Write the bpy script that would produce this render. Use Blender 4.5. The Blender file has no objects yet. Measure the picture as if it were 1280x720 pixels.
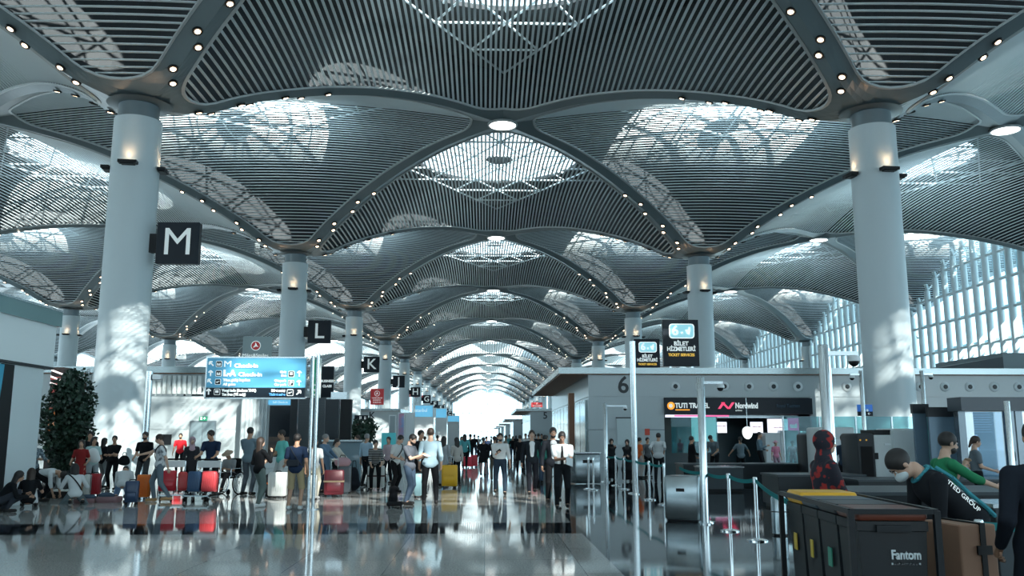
import bpy, bmesh, math, random
import numpy as np
from mathutils import Vector, Matrix
random.seed(7)
SC = bpy.context.scene
C = SC.collection
PI = math.pi
# ---------------------------------------------------------------- frame and camera
F = 1106.74; PITCH = .165374; YAW = .029961; EYE = 1.6
XL = -16.874; Y1 = 41.556; BAY = 36.0
ZCOL = 15.96 + EYE; ZDISC = 21.70 + EYE
XR = XL + BAY
cam = bpy.data.cameras.new('camera'); cam.sensor_width = 36.0; cam.lens = F / 1280 * 36.0
cam.clip_start = .1; cam.clip_end = 3000
co = bpy.data.objects.new('camera', cam); C.objects.link(co)
co.location = (0, 0, EYE); co.rotation_euler = (PI / 2 + PITCH, 0, -YAW)
SC.camera = co
def ray(x, y):
    u = (x - 640) / F; v = -(y - 360) / F
    yy = math.cos(PITCH) - v * math.sin(PITCH); z = math.sin(PITCH) + v * math.cos(PITCH)
    return (u * math.cos(YAW) + yy * math.sin(YAW), -u * math.sin(YAW) + yy * math.cos(YAW), z)
def at(x, y, Y):
    r = ray(x, y); s = Y / r[1]
    return Vector((r[0] * s, Y, EYE + r[2] * s))
def gp(x, y, z=0):
    r = ray(x, y); s = (z - EYE) / r[2]
    return Vector((r[0] * s, r[1] * s, z))
# ---------------------------------------------------------------- materials
MATS = {}
def mat(name, col=(.5, .5, .5), rough=.5, metal=0, emit=None, es=0, spec=.5, trans=0, alpha=1, coat=0):
    if name in MATS: return MATS[name]
    m = bpy.data.materials.new(name); m.use_nodes = True
    b = m.node_tree.nodes['Principled BSDF']
    b.inputs['Base Color'].default_value = (*col, 1); b.inputs['Roughness'].default_value = rough
    b.inputs['Metallic'].default_value = metal; b.inputs['Specular IOR Level'].default_value = spec
    b.inputs['Coat Weight'].default_value = coat
    if emit: b.inputs['Emission Color'].default_value = (*emit, 1); b.inputs['Emission Strength'].default_value = es
    if trans: b.inputs['Transmission Weight'].default_value = trans
    MATS[name] = m
    return m
def noise_col(m, c1, c2, scale, detail=4, coord='Object', lo=.35, hi=.65):
    nt = m.node_tree; n = nt.nodes; b = n['Principled BSDF']
    tc = n.new('ShaderNodeTexCoord'); t = n.new('ShaderNodeTexNoise'); r = n.new('ShaderNodeValToRGB')
    t.inputs['Scale'].default_value = scale; t.inputs['Detail'].default_value = detail
    r.color_ramp.elements[0].position = lo; r.color_ramp.elements[1].position = hi
    r.color_ramp.elements[0].color = (*c1, 1); r.color_ramp.elements[1].color = (*c2, 1)
    nt.links.new(tc.outputs[coord], t.inputs['Vector']); nt.links.new(t.outputs['Fac'], r.inputs['Fac'])
    nt.links.new(r.outputs['Color'], b.inputs['Base Color'])
    return m
def granite(name, base, speck, rough, tile):
    m = bpy.data.materials.new(name); m.use_nodes = True; nt = m.node_tree; n = nt.nodes; L = nt.links
    b = n['Principled BSDF']; tc = n.new('ShaderNodeTexCoord')
    t = n.new('ShaderNodeTexNoise'); t.inputs['Scale'].default_value = 45; t.inputs['Detail'].default_value = 6
    r = n.new('ShaderNodeValToRGB'); r.color_ramp.elements[0].position = .38; r.color_ramp.elements[1].position = .62
    r.color_ramp.elements[0].color = (*speck, 1); r.color_ramp.elements[1].color = (*base, 1)
    L.new(tc.outputs['Object'], t.inputs['Vector']); L.new(t.outputs['Fac'], r.inputs['Fac'])
    br = n.new('ShaderNodeTexBrick'); br.inputs['Scale'].default_value = 1; br.offset = 0
    br.inputs['Brick Width'].default_value = tile; br.inputs['Row Height'].default_value = tile
    br.inputs['Mortar Size'].default_value = .004; br.inputs['Color1'].default_value = (.86, .86, .86, 1)
    br.inputs['Color2'].default_value = (1, 1, 1, 1); br.inputs['Mortar'].default_value = (.35, .35, .35, 1)
    L.new(tc.outputs['Object'], br.inputs['Vector'])
    mx = n.new('ShaderNodeMix'); mx.data_type = 'RGBA'; mx.blend_type = 'MULTIPLY'; mx.inputs['Factor'].default_value = 1
    L.new(r.outputs['Color'], mx.inputs[6]); L.new(br.outputs['Color'], mx.inputs[7])
    L.new(mx.outputs[2], b.inputs['Base Color'])
    # every slab lies at its own tiny tilt and waviness
    n2 = n.new('ShaderNodeTexNoise'); n2.inputs['Scale'].default_value = .9; n2.inputs['Detail'].default_value = 1
    L.new(tc.outputs['Object'], n2.inputs['Vector'])
    bp = n.new('ShaderNodeBump'); bp.inputs['Strength'].default_value = .05; bp.inputs['Distance'].default_value = .0012
    L.new(n2.outputs['Fac'], bp.inputs['Height']); L.new(bp.outputs['Normal'], b.inputs['Normal'])
    b.inputs['Roughness'].default_value = rough; b.inputs['Specular IOR Level'].default_value = .6
    MATS[name] = m
    return m
def glassy(name, tint=(.8, .95, 1), refl=.12, rough=.02):
    if name in MATS: return MATS[name]
    m = bpy.data.materials.new(name); m.use_nodes = True; nt = m.node_tree; n = nt.nodes
    n.remove(n['Principled BSDF']); o = n['Material Output']
    a = n.new('ShaderNodeBsdfTransparent'); a.inputs['Color'].default_value = (*tint, 1)
    g = n.new('ShaderNodeBsdfGlossy'); g.inputs['Roughness'].default_value = rough; g.inputs['Color'].default_value = (.9, .97, 1, 1)
    mx = n.new('ShaderNodeMixShader'); mx.inputs[0].default_value = refl
    nt.links.new(a.outputs[0], mx.inputs[1]); nt.links.new(g.outputs[0], mx.inputs[2]); nt.links.new(mx.outputs[0], o.inputs['Surface'])
    MATS[name] = m
    return m
SLAT = mat('slat_metal', (.64, .73, .76), .38, 0)
RIBM = mat('rib_panel', (.13, .17, .185), .32, 0)
RIMM = mat('rim_metal', (.42, .46, .47), .35)
DECK = mat('roof_deck', (.016, .021, .025), .8)
TRUSS = mat('truss_white', (.45, .52, .55), .5)
COLM = mat('column_paint', (.50, .58, .61), .36)
COLLAR = mat('collar_steel', (.16, .20, .22), .35, .6)
STEEL = mat('brushed_steel', (.55, .60, .62), .22, 1)
CHROME = mat('chrome', (.75, .8, .82), .08, 1)
BLACK = mat('black_plastic', (.006, .008, .010), .45, spec=.25)
DARK = mat('dark_grey', (.018, .023, .028), .45, spec=.3)
WHITE = mat('white_paint', (.62, .68, .70), .4)
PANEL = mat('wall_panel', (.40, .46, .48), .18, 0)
PANEL2 = mat('wall_panel_dark', (.30, .36, .385), .2, 0)  # plain darker grey for the left and back walls
WARM = mat('warm_lamp', (.9, .8, .6), .4, emit=(1, .74, .5), es=5)
WARMF = mat('warm_lamp_far', (.9, .8, .6), .4, emit=(1, .86, .66), es=4)
LAMPW = mat('white_lamp', (.9, .9, .9), .4, emit=(1, 1, .95), es=5)
FLOORL = granite('pale_granite', (.58, .57, .545), (.36, .36, .35), .055, 1.2)
FLOORD = granite('dark_granite', (.035, .048, .058), (.02, .027, .033), .05, 1.2)
BANDM = granite('black_granite', (.012, .018, .024), (.02, .027, .033), .045, 1.2)
GLASS = glassy('clear_glass')
SKYG = glassy('skylight_glass', (.93, .98, 1), .08)
# ---------------------------------------------------------------- mesh helpers
class MB:
    """collects shapes; build() links them as one mesh object"""
    def __init__(s): s.v = []; s.f = []; s.m = []; s.mats = []; s.cur = 0
    def use(s, m):
        if m not in s.mats: s.mats.append(m)
        s.cur = s.mats.index(m); return s
    def raw(s, vs, fs):
        o = len(s.v); s.v += [tuple(v) for v in vs]; s.f += [tuple(i + o for i in f) for f in fs]; s.m += [s.cur] * len(fs)
        return s
    def box(s, x0, x1, y0, y1, z0, z1):
        return s.raw([(x, y, z) for z in (z0, z1) for x, y in ((x0, y0), (x1, y0), (x1, y1), (x0, y1))],
                     [(3, 2, 1, 0), (4, 5, 6, 7), (0, 1, 5, 4), (1, 2, 6, 5), (2, 3, 7, 6), (3, 0, 4, 7)])
    def rbox(s, x0, x1, y0, y1, z0, z1, r=.04, n=3, axis='z'):
        """box with edges rounded along one axis and softened caps"""
        def put(p):
            a, b, c = p
            return {'z': (a, b, c), 'x': (c, a, b), 'y': (b, c, a)}[axis]
        A = {'z': (x0, x1, y0, y1, z0, z1), 'x': (y0, y1, z0, z1, x0, x1), 'y': (z0, z1, x0, x1, y0, y1)}[axis]
        a0, a1, b0, b1, c0, c1 = A
        e = min(r * .6, (c1 - c0) * .3)
        rings = []
        for cz, ins in ((c0, e), (c0 + e, 0), (c1 - e, 0), (c1, e)):
            ring = []
            for (ca, cb, st) in ((a1 - r, b1 - r, 0), (a0 + r, b1 - r, 1), (a0 + r, b0 + r, 2), (a1 - r, b0 + r, 3)):
                for k in range(n + 1):
                    t = (st + k / n) * PI / 2; rr = r - ins * .7
                    ring.append(put((ca + rr * math.cos(t), cb + rr * math.sin(t), cz)))
            rings.append(ring)
        return s.loft(rings, True)
    def loft(s, rings, caps=True):
        n = len(rings[0]); vs = [p for r in rings for p in r]; fs = []
        for i in range(len(rings) - 1):
            for k in range(n): fs.append((i * n + k, i * n + (k + 1) % n, (i + 1) * n + (k + 1) % n, (i + 1) * n + k))
        if caps: fs.append(tuple(range(n - 1, -1, -1))); fs.append(tuple((len(rings) - 1) * n + k for k in range(n)))
        return s.raw(vs, fs)
    def tube(s, p, q, r, r2=None, n=10, caps=True):
        p = Vector(p); q = Vector(q); d = (q - p)
        if d.length < 1e-6: return s
        d.normalize(); a = d.orthogonal().normalized(); b = d.cross(a); r2 = r if r2 is None else r2
        R = []
        for c, rr in ((p, r), (q, r2)): R.append([c + rr * (math.cos(2 * PI * k / n) * a + math.sin(2 * PI * k / n) * b) for k in range(n)])
        return s.loft(R, caps)
    def path(s, pts, r, n=8):
        for a, b in zip(pts[:-1], pts[1:]): s.tube(a, b, r, n=n)
        return s
    def lathe(s, prof, c=(0, 0, 0), n=24):
        return s.loft([[(c[0] + r * math.cos(2 * PI * k / n), c[1] + r * math.sin(2 * PI * k / n), c[2] + z) for k in range(n)] for r, z in prof], True)
    def build(s, name, m=None, parent=None, smooth=False, loc=None, rz=0):
        me = bpy.data.meshes.new(name); me.from_pydata(s.v, [], s.f)
        if m is not None: me.materials.append(m)
        else:
            for k in s.mats: me.materials.append(k)
            me.polygons.foreach_set('material_index', s.m)
        if smooth:
            me.polygons.foreach_set('use_smooth', [True] * len(me.polygons))
            me.set_sharp_from_angle(angle=math.radians(38))
        me.update()
        o = bpy.data.objects.new(name, me); C.objects.link(o)
        if parent is not None: o.parent = parent
        if loc is not None: o.location = loc
        o.rotation_euler.z = rz
        return o
def tag(o, label=None, cat=None, group=None, kind=None):
    if label: o['label'] = label
    if cat: o['category'] = cat
    if group: o['group'] = group
    if kind: o['kind'] = kind
    return o
def thing(name, label, cat, loc=(0, 0, 0), rz=0, group=None):
    o = bpy.data.objects.new(name, None); C.objects.link(o); o.location = loc; o.rotation_euler = (0, 0, rz)
    o.empty_display_size = .3
    return tag(o, label, cat, group)
KIDS = {}
def children(o): return [c for c in bpy.data.objects if c.parent == o]
def copy_tree(o, parent=None, label=None, group=None):
    c = o.copy(); C.objects.link(c); c.parent = parent
    if label: c['label'] = label
    if group: c['group'] = group
    for ch in children(o): copy_tree(ch, c)
    return c
def text_mesh(txt, size, ext=.01, align='CENTER', bold=0, wx=None):
    cu = bpy.data.curves.new('t', 'FONT'); cu.body = txt; cu.size = size; cu.extrude = ext; cu.offset = bold
    cu.align_x = align; cu.align_y = 'CENTER'; cu.resolution_u = 3
    o = bpy.data.objects.new('t', cu); C.objects.link(o)
    dg = bpy.context.evaluated_depsgraph_get(); dg.update()
    me = bpy.data.meshes.new_from_object(o.evaluated_get(dg))
    bpy.data.objects.remove(o); bpy.data.curves.remove(cu)
    if wx:
        xs = [v.co.x for v in me.vertices]; w = max(xs) - min(xs); k = wx / w
        for v in me.vertices: v.co.x *= k
    return me
def text(name, txt, size, m, parent, loc, rz=0, align='CENTER', bold=0, wx=None, ext=.01):
    """upright lettering; faces -Y when rz = 0"""
    me = text_mesh(txt, size, ext, align, bold, wx); me.materials.clear(); me.materials.append(m)
    R = Matrix.Rotation(rz, 4, 'Z') @ Matrix.Rotation(PI / 2, 4, 'X'); me.transform(R); me.name = name
    o = bpy.data.objects.new(name, me); C.objects.link(o); o.parent = parent; o.location = loc
    return o
# ---------------------------------------------------------------- the vaulted ceiling
TT = [0, .06, .14, .21, .28, .4, .5, .6, .75, .9, 1.0]
GG = [0, .012, .10, .26, .40, .60, .735, .845, .955, .995, 1.0]
def gz(t):
    t = min(max(t, 0), 1)
    for i in range(len(TT) - 1):
        if t <= TT[i + 1]:
            x = (t - TT[i]) / (TT[i + 1] - TT[i]); h = TT[i + 1] - TT[i]
            def sl(j):
                if j in (0, len(TT) - 1): return 0
                return (GG[j + 1] - GG[j - 1]) / (TT[j + 1] - TT[j - 1])
            a, b, c, d = GG[i], sl(i) * h, GG[i + 1], sl(i + 1) * h
            return a * (2 * x**3 - 3 * x**2 + 1) + b * (x**3 - 2 * x**2 + x) + c * (-2 * x**3 + 3 * x**2) + d * (x**3 - x**2)
    return 1
HALF = 18.0; LIN = 16.95; RR = 2.7; BUMP = 1.5
def zf(a, b):
    w = 1 - abs(a) / HALF; bm = HALF - abs(a)
    q = max(0, 1 - (b / bm) ** 2) if bm > 1e-6 else 0
    return ZCOL + (ZDISC - ZCOL) * gz(w) + BUMP * w * w * q
def bmax(a):
    a = abs(a); c = LIN - RR * 2 ** .5
    if a < RR / 2 ** .5: return c + math.sqrt(RR * RR - a * a)
    if a > LIN - RR / 2 ** .5: return math.sqrt(max(0, RR * RR - (a - c) ** 2))
    return LIN - a
ATIP = LIN - RR * 2 ** .5 + RR
ZDK = 26.35
def outline(n=26):
    """rounded diamond, counter-clockwise"""
    q = []
    for k in range(9):
        t = -PI / 4 + PI / 2 * k / 8
        q.append((LIN - RR * 2 ** .5 + RR * math.cos(t), RR * math.sin(t)))
    a0, b0 = q[-1]
    st = []
    for k in range(1, n):
        f = k / n; st.append((a0 + (b0 - a0) * f, b0 + (a0 - b0) * f))
    quarter = q + st
    out = []
    for k in range(4):
        for a, b in quarter:
            for _ in range(k): a, b = -b, a
            out.append((a, b))
    return out
def make_slats(step, seg):
    mb = MB(); n = int(ATIP / step)
    hw = .074 if step < .4 else .115; th = .026
    for k in range(-n, n + 1):
        a = k * step; bm = bmax(a) + .05
        if bm < .4: continue
        rings = []
        for j in range(seg + 1):
            b = -bm + 2 * bm * j / seg; z = zf(a, b)
            rings.append([(a - hw, b, z - th), (a + hw, b, z - th), (a + hw * .75, b, z + th), (a - hw * .75, b, z + th)])
        mb.loft(rings, False)
    return mb
DECK_LIT = mat('roof_deck_lit', (.44, .49, .51), .7)  # deck copy lightened to stand in for skylight glow in far vaults
def make_rib(dk):
    mb = MB().use(RIBM); ol = outline(); N = len(ol); rings = []
    for f in (0, .33, .66, 1):
        ring = []
        for a, b in ol:
            s = HALF / (abs(a) + abs(b)); s = 1 + (s - 1) * (1 - f)
            aa, bb = a * s, b * s
            ring.append((aa, bb, zf(aa, bb) - .10))
        rings.append(ring)
    vs = [p for r in rings for p in r]
    fs = [(i * N + k, (i + 1) * N + k, (i + 1) * N + (k + 1) % N, i * N + (k + 1) % N) for i in range(3) for k in range(N)]
    mb.raw(vs, fs)
    inner = rings[-1]; up = [(a, b, ZDK) for a, b, z in inner]
    mb.use(dk)
    mb.raw(inner + up, [(k, (k + 1) % N, N + (k + 1) % N, N + k) for k in range(N)])
    mb.use(RIMM)
    rr = .055
    ring = []
    for k in range(N):
        a, b, z = inner[k]; l = math.hypot(a, b)
        ring.append([(a * (1 + q / l), b * (1 + q / l), z + w) for q, w in ((rr, -rr), (-rr * 2, -rr), (-rr * 2, rr), (rr, rr))])
    vs = [p for r in ring for p in r]
    mb.raw(vs, [(k * 4 + j, k * 4 + (j + 1) % 4, ((k + 1) % N) * 4 + (j + 1) % 4, ((k + 1) % N) * 4 + j) for k in range(N) for j in range(4)])
    return mb
def make_deck(SR0, SR1, dk=None):
    mb = MB().use(dk or DECK); n = 48
    o = []; i1 = []; i0 = []
    for k in range(n):
        t = 2 * PI * k / n; c, s = math.cos(t), math.sin(t); R = HALF / (abs(c) + abs(s))
        o.append((R * c, R * s, ZDK)); i1.append((SR1 * c, SR1 * s, ZDK)); i0.append((SR0 * c, SR0 * s, ZDK))
    mb.raw(o + i1, [(k, n + k, n + (k + 1) % n, (k + 1) % n) for k in range(n)])
    up = [(x, y, z + .3) for x, y, z in i1]
    mb.raw(i1 + up, [(k, n + k, n + (k + 1) % n, (k + 1) % n) for k in range(n)])
    mb.raw(i0, [tuple(range(n - 1, -1, -1))])
    mb.use(SKYG)
    mb.raw([(x, y, ZDK + .2) for x, y, z in i1], [tuple(range(n))])
    mb.use(TRUSS)
    for k in range(12):
        t = 2 * PI * k / 12; c, s = math.cos(t), math.sin(t)
        mb.tube((SR0 * c, SR0 * s, ZDK - .05), (SR1 * c, SR1 * s, ZDK - .05), .09, n=5)
    for q in (2.6, 4.2, 5.8):
        for k in range(24): mb.tube((q * math.cos(PI * k / 12), q * math.sin(PI * k / 12), ZDK), (q * math.cos(PI * (k + 1) / 12), q * math.sin(PI * (k + 1) / 12), ZDK), .06, n=5, caps=False)
    # triangular roof truss under the deck
    z0 = ZDK - .8; g = 4.2; m = 3
    def inside(a, b): return abs(a) + abs(b) < 15
    for i in range(-5, 6):
        for j in range(-5, 6):
            p = (i * g + (j % 2) * g / 2, j * g * .866)
            if not inside(*p): continue
            for dx, dy in ((g, 0), (g / 2, g * .866), (-g / 2, g * .866)):
                q = (p[0] + dx, p[1] + dy)
                if inside(*q): mb.tube((p[0], p[1], z0), (q[0], q[1], z0), .075, n=5)
    return mb
ROWS = range(-2, 12); COLS = range(-4, 3)   # column lines; 0 = left aisle columns, 1 = right aisle columns
def join_parts(mbs):
    out = MB()
    for mb, m in mbs:
        if m: out.use(m); idx = [out.cur] * len(mb.f)
        else:
            mp = []
            for k in mb.mats: out.use(k); mp.append(out.cur)
            idx = [mp[i] for i in mb.m]
        o = len(out.v); out.v += mb.v; out.f += [tuple(i + o for i in f) for f in mb.f]; out.m += idx
    return out
rib = make_rib(DECK); rib_far = make_rib(DECK_LIT); deck = make_deck(1.3, 7.3); deck_far = make_deck(.6, 11.8, DECK_LIT)  # far skylights widened and decks lightened to brighten the distant vaults
pan_near = join_parts([(make_slats(.3, 12), SLAT), (rib, None), (deck, None)]).build('ceiling', None, None)
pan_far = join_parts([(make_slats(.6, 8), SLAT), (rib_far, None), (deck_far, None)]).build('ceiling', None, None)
pan_side = join_parts([(make_slats(.6, 8), SLAT), (rib, None), (make_deck(.6, 9.5), None)]).build('ceiling', None, None)
me_near, me_far, me_side = pan_near.data, pan_far.data, pan_side.data
for p in (pan_near, pan_far, pan_side): bpy.data.objects.remove(p)
def add_panel(x, y, rot):
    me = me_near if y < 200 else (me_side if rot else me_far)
    o = bpy.data.objects.new('ceiling', me); C.objects.link(o)
    o.location = (x, y, 0); o.rotation_euler.z = rot; tag(o, kind='structure')
for r in ROWS:
    y = Y1 + BAY * r
    for c in COLS:
        x = XL + BAY * c
        if c < 2: add_panel(x + HALF, y, 0)
        if r < 11: add_panel(x, y + HALF, PI / 2)
# ---------------------------------------------------------------- columns
LET = 'MLKJHGFEDCBA'
def make_column():
    sh = MB().lathe([(1.16, 0), (1.16, .05), (1.12, 6), (1.10, ZCOL - 1.25), (1.10, ZCOL - .95)], n=40)
    cl = MB().lathe([(.94, ZCOL - 1.0), (.94, ZCOL - .2), (1.5, ZCOL - .12)], n=40)
    return sh, cl
shm, clm = make_column()
col0 = None
ZUP = at(152, 212, Y1).z
def column_label(r, c):
    side = {-1: 'far left line', 0: 'left aisle line', 1: 'right aisle line', 2: 'facade line on the right', -2: 'outermost left line'}[c]
    if c == 0 and 0 <= r <= 10: return 'tall pale grey round column carrying the letter %s sign' % LET[r]
    order = ['nearest', 'second', 'third', 'fourth', 'fifth', 'sixth', 'seventh', 'eighth', 'ninth', 'tenth', 'eleventh', 'twelfth']
    return 'pale grey round column, %s from the camera in the %s' % (order[r], side)
for c in (0, 1, -1, -2, 2):
    for r in range(0, 12):
        if c < 0 and r < 2 or c == -2 and r < 3: continue
        if c == 2 and r < 2: continue
        loc = (XL + BAY * c, Y1 + BAY * r, 0)
        t = thing('column', column_label(r, c), 'column', loc, 0, 'columns carrying the vaulted ceiling')
        if col0 is None:
            so = shm.build('shaft', COLM, t, True); ko = clm.build('collar', COLLAR, t, True)
            up = MB()
            up.box(-.42, .42, -.36, .02, -.07, .07); up.box(-.30, .30, -.30, .0, -.12, -.06)
            uo = up.build('uplight', BLACK, t); lens = MB().use(WARM).box(-.32, .32, -.3, -.06, .072, .08)
            lo = lens.build('lens', WARM, uo)
            um, lm = uo.data, lo.data; sm_, km_ = so.data, ko.data
            bpy.data.objects.remove(lo); bpy.data.objects.remove(uo)
            col0 = t
        else:
            for nm, me in (('shaft', sm_), ('collar', km_)):
                o = bpy.data.objects.new(nm, me); C.objects.link(o); o.parent = t
        for k in range(4):
            a = -PI / 4 * 0 + k * PI / 2 + .12
            if r > 5 and k in (1, 2): continue
            u = bpy.data.objects.new('uplight', um); C.objects.link(u); u.parent = t
            u.location = (math.sin(a) * 1.11, -math.cos(a) * 1.11, ZUP); u.rotation_euler.z = a
            l = bpy.data.objects.new('lens', lm); C.objects.link(l); l.parent = u
            if r < 4 and c in (0, 1) or (r < 4 and c == -1):
                ld = bpy.data.lights.get('column_uplight') or bpy.data.lights.new('column_uplight', 'SPOT')
                ld.energy = 40; ld.color = (1, .60, .32); ld.spot_size = 2.2; ld.spot_blend = 1; ld.shadow_soft_size = .1
                lt = bpy.data.objects.new('column_uplight', ld); C.objects.link(lt)
                lt.location = (loc[0] + math.sin(a) * 1.32, loc[1] - math.cos(a) * 1.32, ZUP + .14); lt.rotation_euler = (PI, 0, 0)
# ---------------------------------------------------------------- lamps in the ribs and at the vault crowns
dh = MB().lathe([(.235, .05), (.235, -.035), (.215, -.045), (.17, .01)], n=18)
dl = MB().lathe([(.135, -.03), (.12, -.055)], n=14)
big = None
spots_src = None
far_spots = MB()
TS = (.115, .15, .205, .235, .31, .36, .42)
near_cnt = 0
ordn = ['first', 'second', 'third', 'fourth', 'fifth', 'sixth', 'seventh', 'eighth', 'ninth', 'tenth', 'eleventh', 'twelfth']
def colname(r, c):
    if c == 0: return 'the %s sign column' % LET[r]
    if c == 1: return 'the %s right aisle column' % ordn[r]
    return 'the %s far left column' % ordn[r]
for r in range(0, 12):
    for c in (0, 1, -1):
        for sx, sy in ((1, 1), (-1, 1), (1, -1), (-1, -1)):
            for i, t in enumerate(TS):
                a = t * HALF; x = XL + BAY * c + sx * a; y = Y1 + BAY * r + sy * a
                x += (-1) ** i * .16 * sx; y -= (-1) ** i * .16 * sy
                z = ZCOL + (ZDISC - ZCOL) * gz(t) - .10
                sl = 6 * .0 + (gz(t + .02) - gz(t - .02)) / .04 * (ZDISC - ZCOL) / (HALF * 2 ** .5)
                near = (c in (0, 1) and r < 4) or (c == -1 and 1 < r < 4)
                if near and r == 3 and i > 4: near = False
                if near:
                    side = {(1, 1): 'far-right', (-1, 1): 'far-left', (1, -1): 'near-right', (-1, -1): 'near left'}[(sx, sy)]
                    tt = thing('spotlight', 'recessed spotlight, %s up the %s rib at %s' % (ordn[i], side, colname(r, c)),
                               'spotlight', (x, y, z), 0, 'spotlights recessed in the ceiling ribs')
                    tt.rotation_euler = (math.atan(sl) * sy * .7, -math.atan(sl) * sx * .7, 0)
                    if spots_src is None:
                        h_ = dh.build('housing', BLACK, tt, True); l_ = dl.build('lens', WARM, tt, True); spots_src = (h_.data, l_.data)
                    else:
                        for nm, me in zip(('housing', 'lens'), spots_src):
                            o = bpy.data.objects.new(nm, me); C.objects.link(o); o.parent = tt
                else:
                    far_spots.lathe([(.085, .02), (.085, -.05)], (x, y, z), n=6)
tag(far_spots.build('distant_spotlights', WARMF), 'rows of tiny warm spotlights along the distant ceiling ribs', 'spotlight', kind='stuff')
bigp = [(r, c) for r in range(-1, 11) for c in (-1, 0, 1)]
bd = None
for r, c in bigp:
    if r == -1: continue
    t = thing('ceiling_lamp', 'large round white lamp at the crown of the %s cell of the %s' % (ordn[r], {-1: 'left bays', 0: 'central aisle', 1: 'right bays'}[c]),
              'ceiling lamp', (XL + BAY * c + HALF, Y1 + BAY * r + HALF, ZDISC - .12), 0, 'round lamps at the vault crowns')
    if bd is None:
        a_ = MB().lathe([(1.05, .06), (1.05, -.08), (.93, -.08), (.93, .0)], n=32).build('trim_ring', RIMM, t, True)
        b_ = MB().lathe([(.92, -.0), (.92, -.05)], n=32).build('diffuser', LAMPW, t, True); bd = (a_.data, b_.data)
    else:
        for nm, me in zip(('trim_ring', 'diffuser'), bd):
            o = bpy.data.objects.new(nm, me); C.objects.link(o); o.parent = t
# ---------------------------------------------------------------- floor
XB = 1.62   # border between the pale walkway and the dark hall
yb0, yb1 = gp(300, 668).y, gp(300, 654.5).y
def floor(name, x0, x1, y0, y1, m):
    o = MB().box(x0, x1, y0, y1, -.3, 0).build(name, m); return tag(o, kind='structure')
floor('floor', -95, XB, -60, yb0, FLOORL); floor('floor', -95, XB, yb0, yb1, BANDM); floor('floor', -95, XB, yb1, 470, FLOORL)
floor('floor', XB, 62, -60, 470, FLOORD)
# ---------------------------------------------------------------- sky and sun
w = bpy.data.worlds.new('sky'); SC.world = w; w.use_nodes = True
bg = w.node_tree.nodes['Background']; bg.inputs['Color'].default_value = (.70, .90, 1.0, 1); bg.inputs['Strength'].default_value = 3.2
sd = bpy.data.lights.new('sun', 'SUN'); sd.energy = 21; sd.angle = .009; sd.color = (1, .95, .86)
so = bpy.data.objects.new('sun', sd); C.objects.link(so)
so.rotation_euler = Vector((-18, 35, -22.8)).to_track_quat('-Z', 'Y').to_euler()
SC.view_settings.view_transform = 'Standard'; SC.view_settings.look = 'None'; SC.view_settings.gamma = 1
SC.view_settings.exposure = 0.25; SC.view_settings.use_curve_mapping = False
SC.cycles.max_bounces = 6; SC.cycles.diffuse_bounces = 3; SC.cycles.glossy_bounces = 4; SC.cycles.transparent_max_bounces = 12
SC.cycles.caustics_reflective = False; SC.cycles.caustics_refractive = False
# ================================================================ facade on the right, walls, far end
def structure(o): return tag(o, kind='structure')
XF = XR + BAY
FIN = mat('facade_white', (.62, .70, .72), .4)
def facade_bay(n, r):
    """arched glazed bay between column rows r and r + 1 on the right"""
    yc = Y1 + BAY * r + HALF
    root = bpy.data.objects.new('window_%d' % n, None); C.objects.link(root); root.location = (XF, yc, 0); structure(root)
    k = -16.5; fr = None
    while k <= 16.6:
        top = zf(k, 0) - .75
        m = MB(); m.tube((0, k, 0), (0, k, top - .3), .36, n=12); m.tube((1.3, k + .45, 0), (1.3, k + .45, top), .2, n=8)
        m.tube((0, k, top - .3), (.9, k + .45, top + .5), .1, n=6); m.tube((0, k, top - .3), (0, k + .5, top + .55), .1, n=6)
        m.raw([(-.1, k - .35, top - .2), (-.1, k + .35, top - .2), (-.1, k, top + .6), (.15, k - .35, top - .2), (.15, k + .35, top - .2), (.15, k, top + .6)],
              [(0, 1, 2), (5, 4, 3), (0, 3, 4, 1), (1, 4, 5, 2), (2, 5, 3, 0)])
        m.build('mullion', FIN, root, True)
        k += 2.2
    rail = MB()
    for z in (4.5, 8.2, 11.6, 15.0, 18.2, 21.2):
        ys = [a / 10 for a in range(-165, 166, 5) if zf(a / 10, 0) - .8 > z]
        if not ys: continue
        rail.tube((0, ys[0], z), (0, ys[-1], z), .17, n=8); rail.tube((1.3, ys[0], z + .5), (1.3, ys[-1], z + .5), .14, n=6)
    rail.build('transom', FIN, root, True)
    pts = [(-17.6, 0)] + [(a / 2, zf(a / 2, 0) - .3) for a in range(-35, 36)] + [(17.6, 0)]
    g = MB().raw([(.95, a, z) for a, z in pts], [tuple(range(len(pts)))]); g.build('pane', GLASS, root)
n = 1
for r in range(-1, 11):
    facade_bay(n, r); n += 1
# left boundary wall far behind the left bays, with a strip window under the vaults
XW = XL - BAY * 4
wl = MB().box(XW - 19, XW - 18, -60, 475, 0, 8).box(XW - 19, XW - 18, -60, 475, 22, 28)
for k in range(15): wl.box(XW - 19, XW - 18, -60 + k * 36, -57 + k * 36, 8, 22)
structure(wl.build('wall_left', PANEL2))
wb = MB().box(XW - 19, XF + 3, -62, -61, 0, 11).box(XW - 19, XF + 3, -62, -61, 21, 28)  # unseen back wall, added to hold off light from behind the camera
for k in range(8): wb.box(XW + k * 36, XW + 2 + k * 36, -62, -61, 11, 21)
structure(wb.build('wall_back_unseen', PANEL2))
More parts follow.
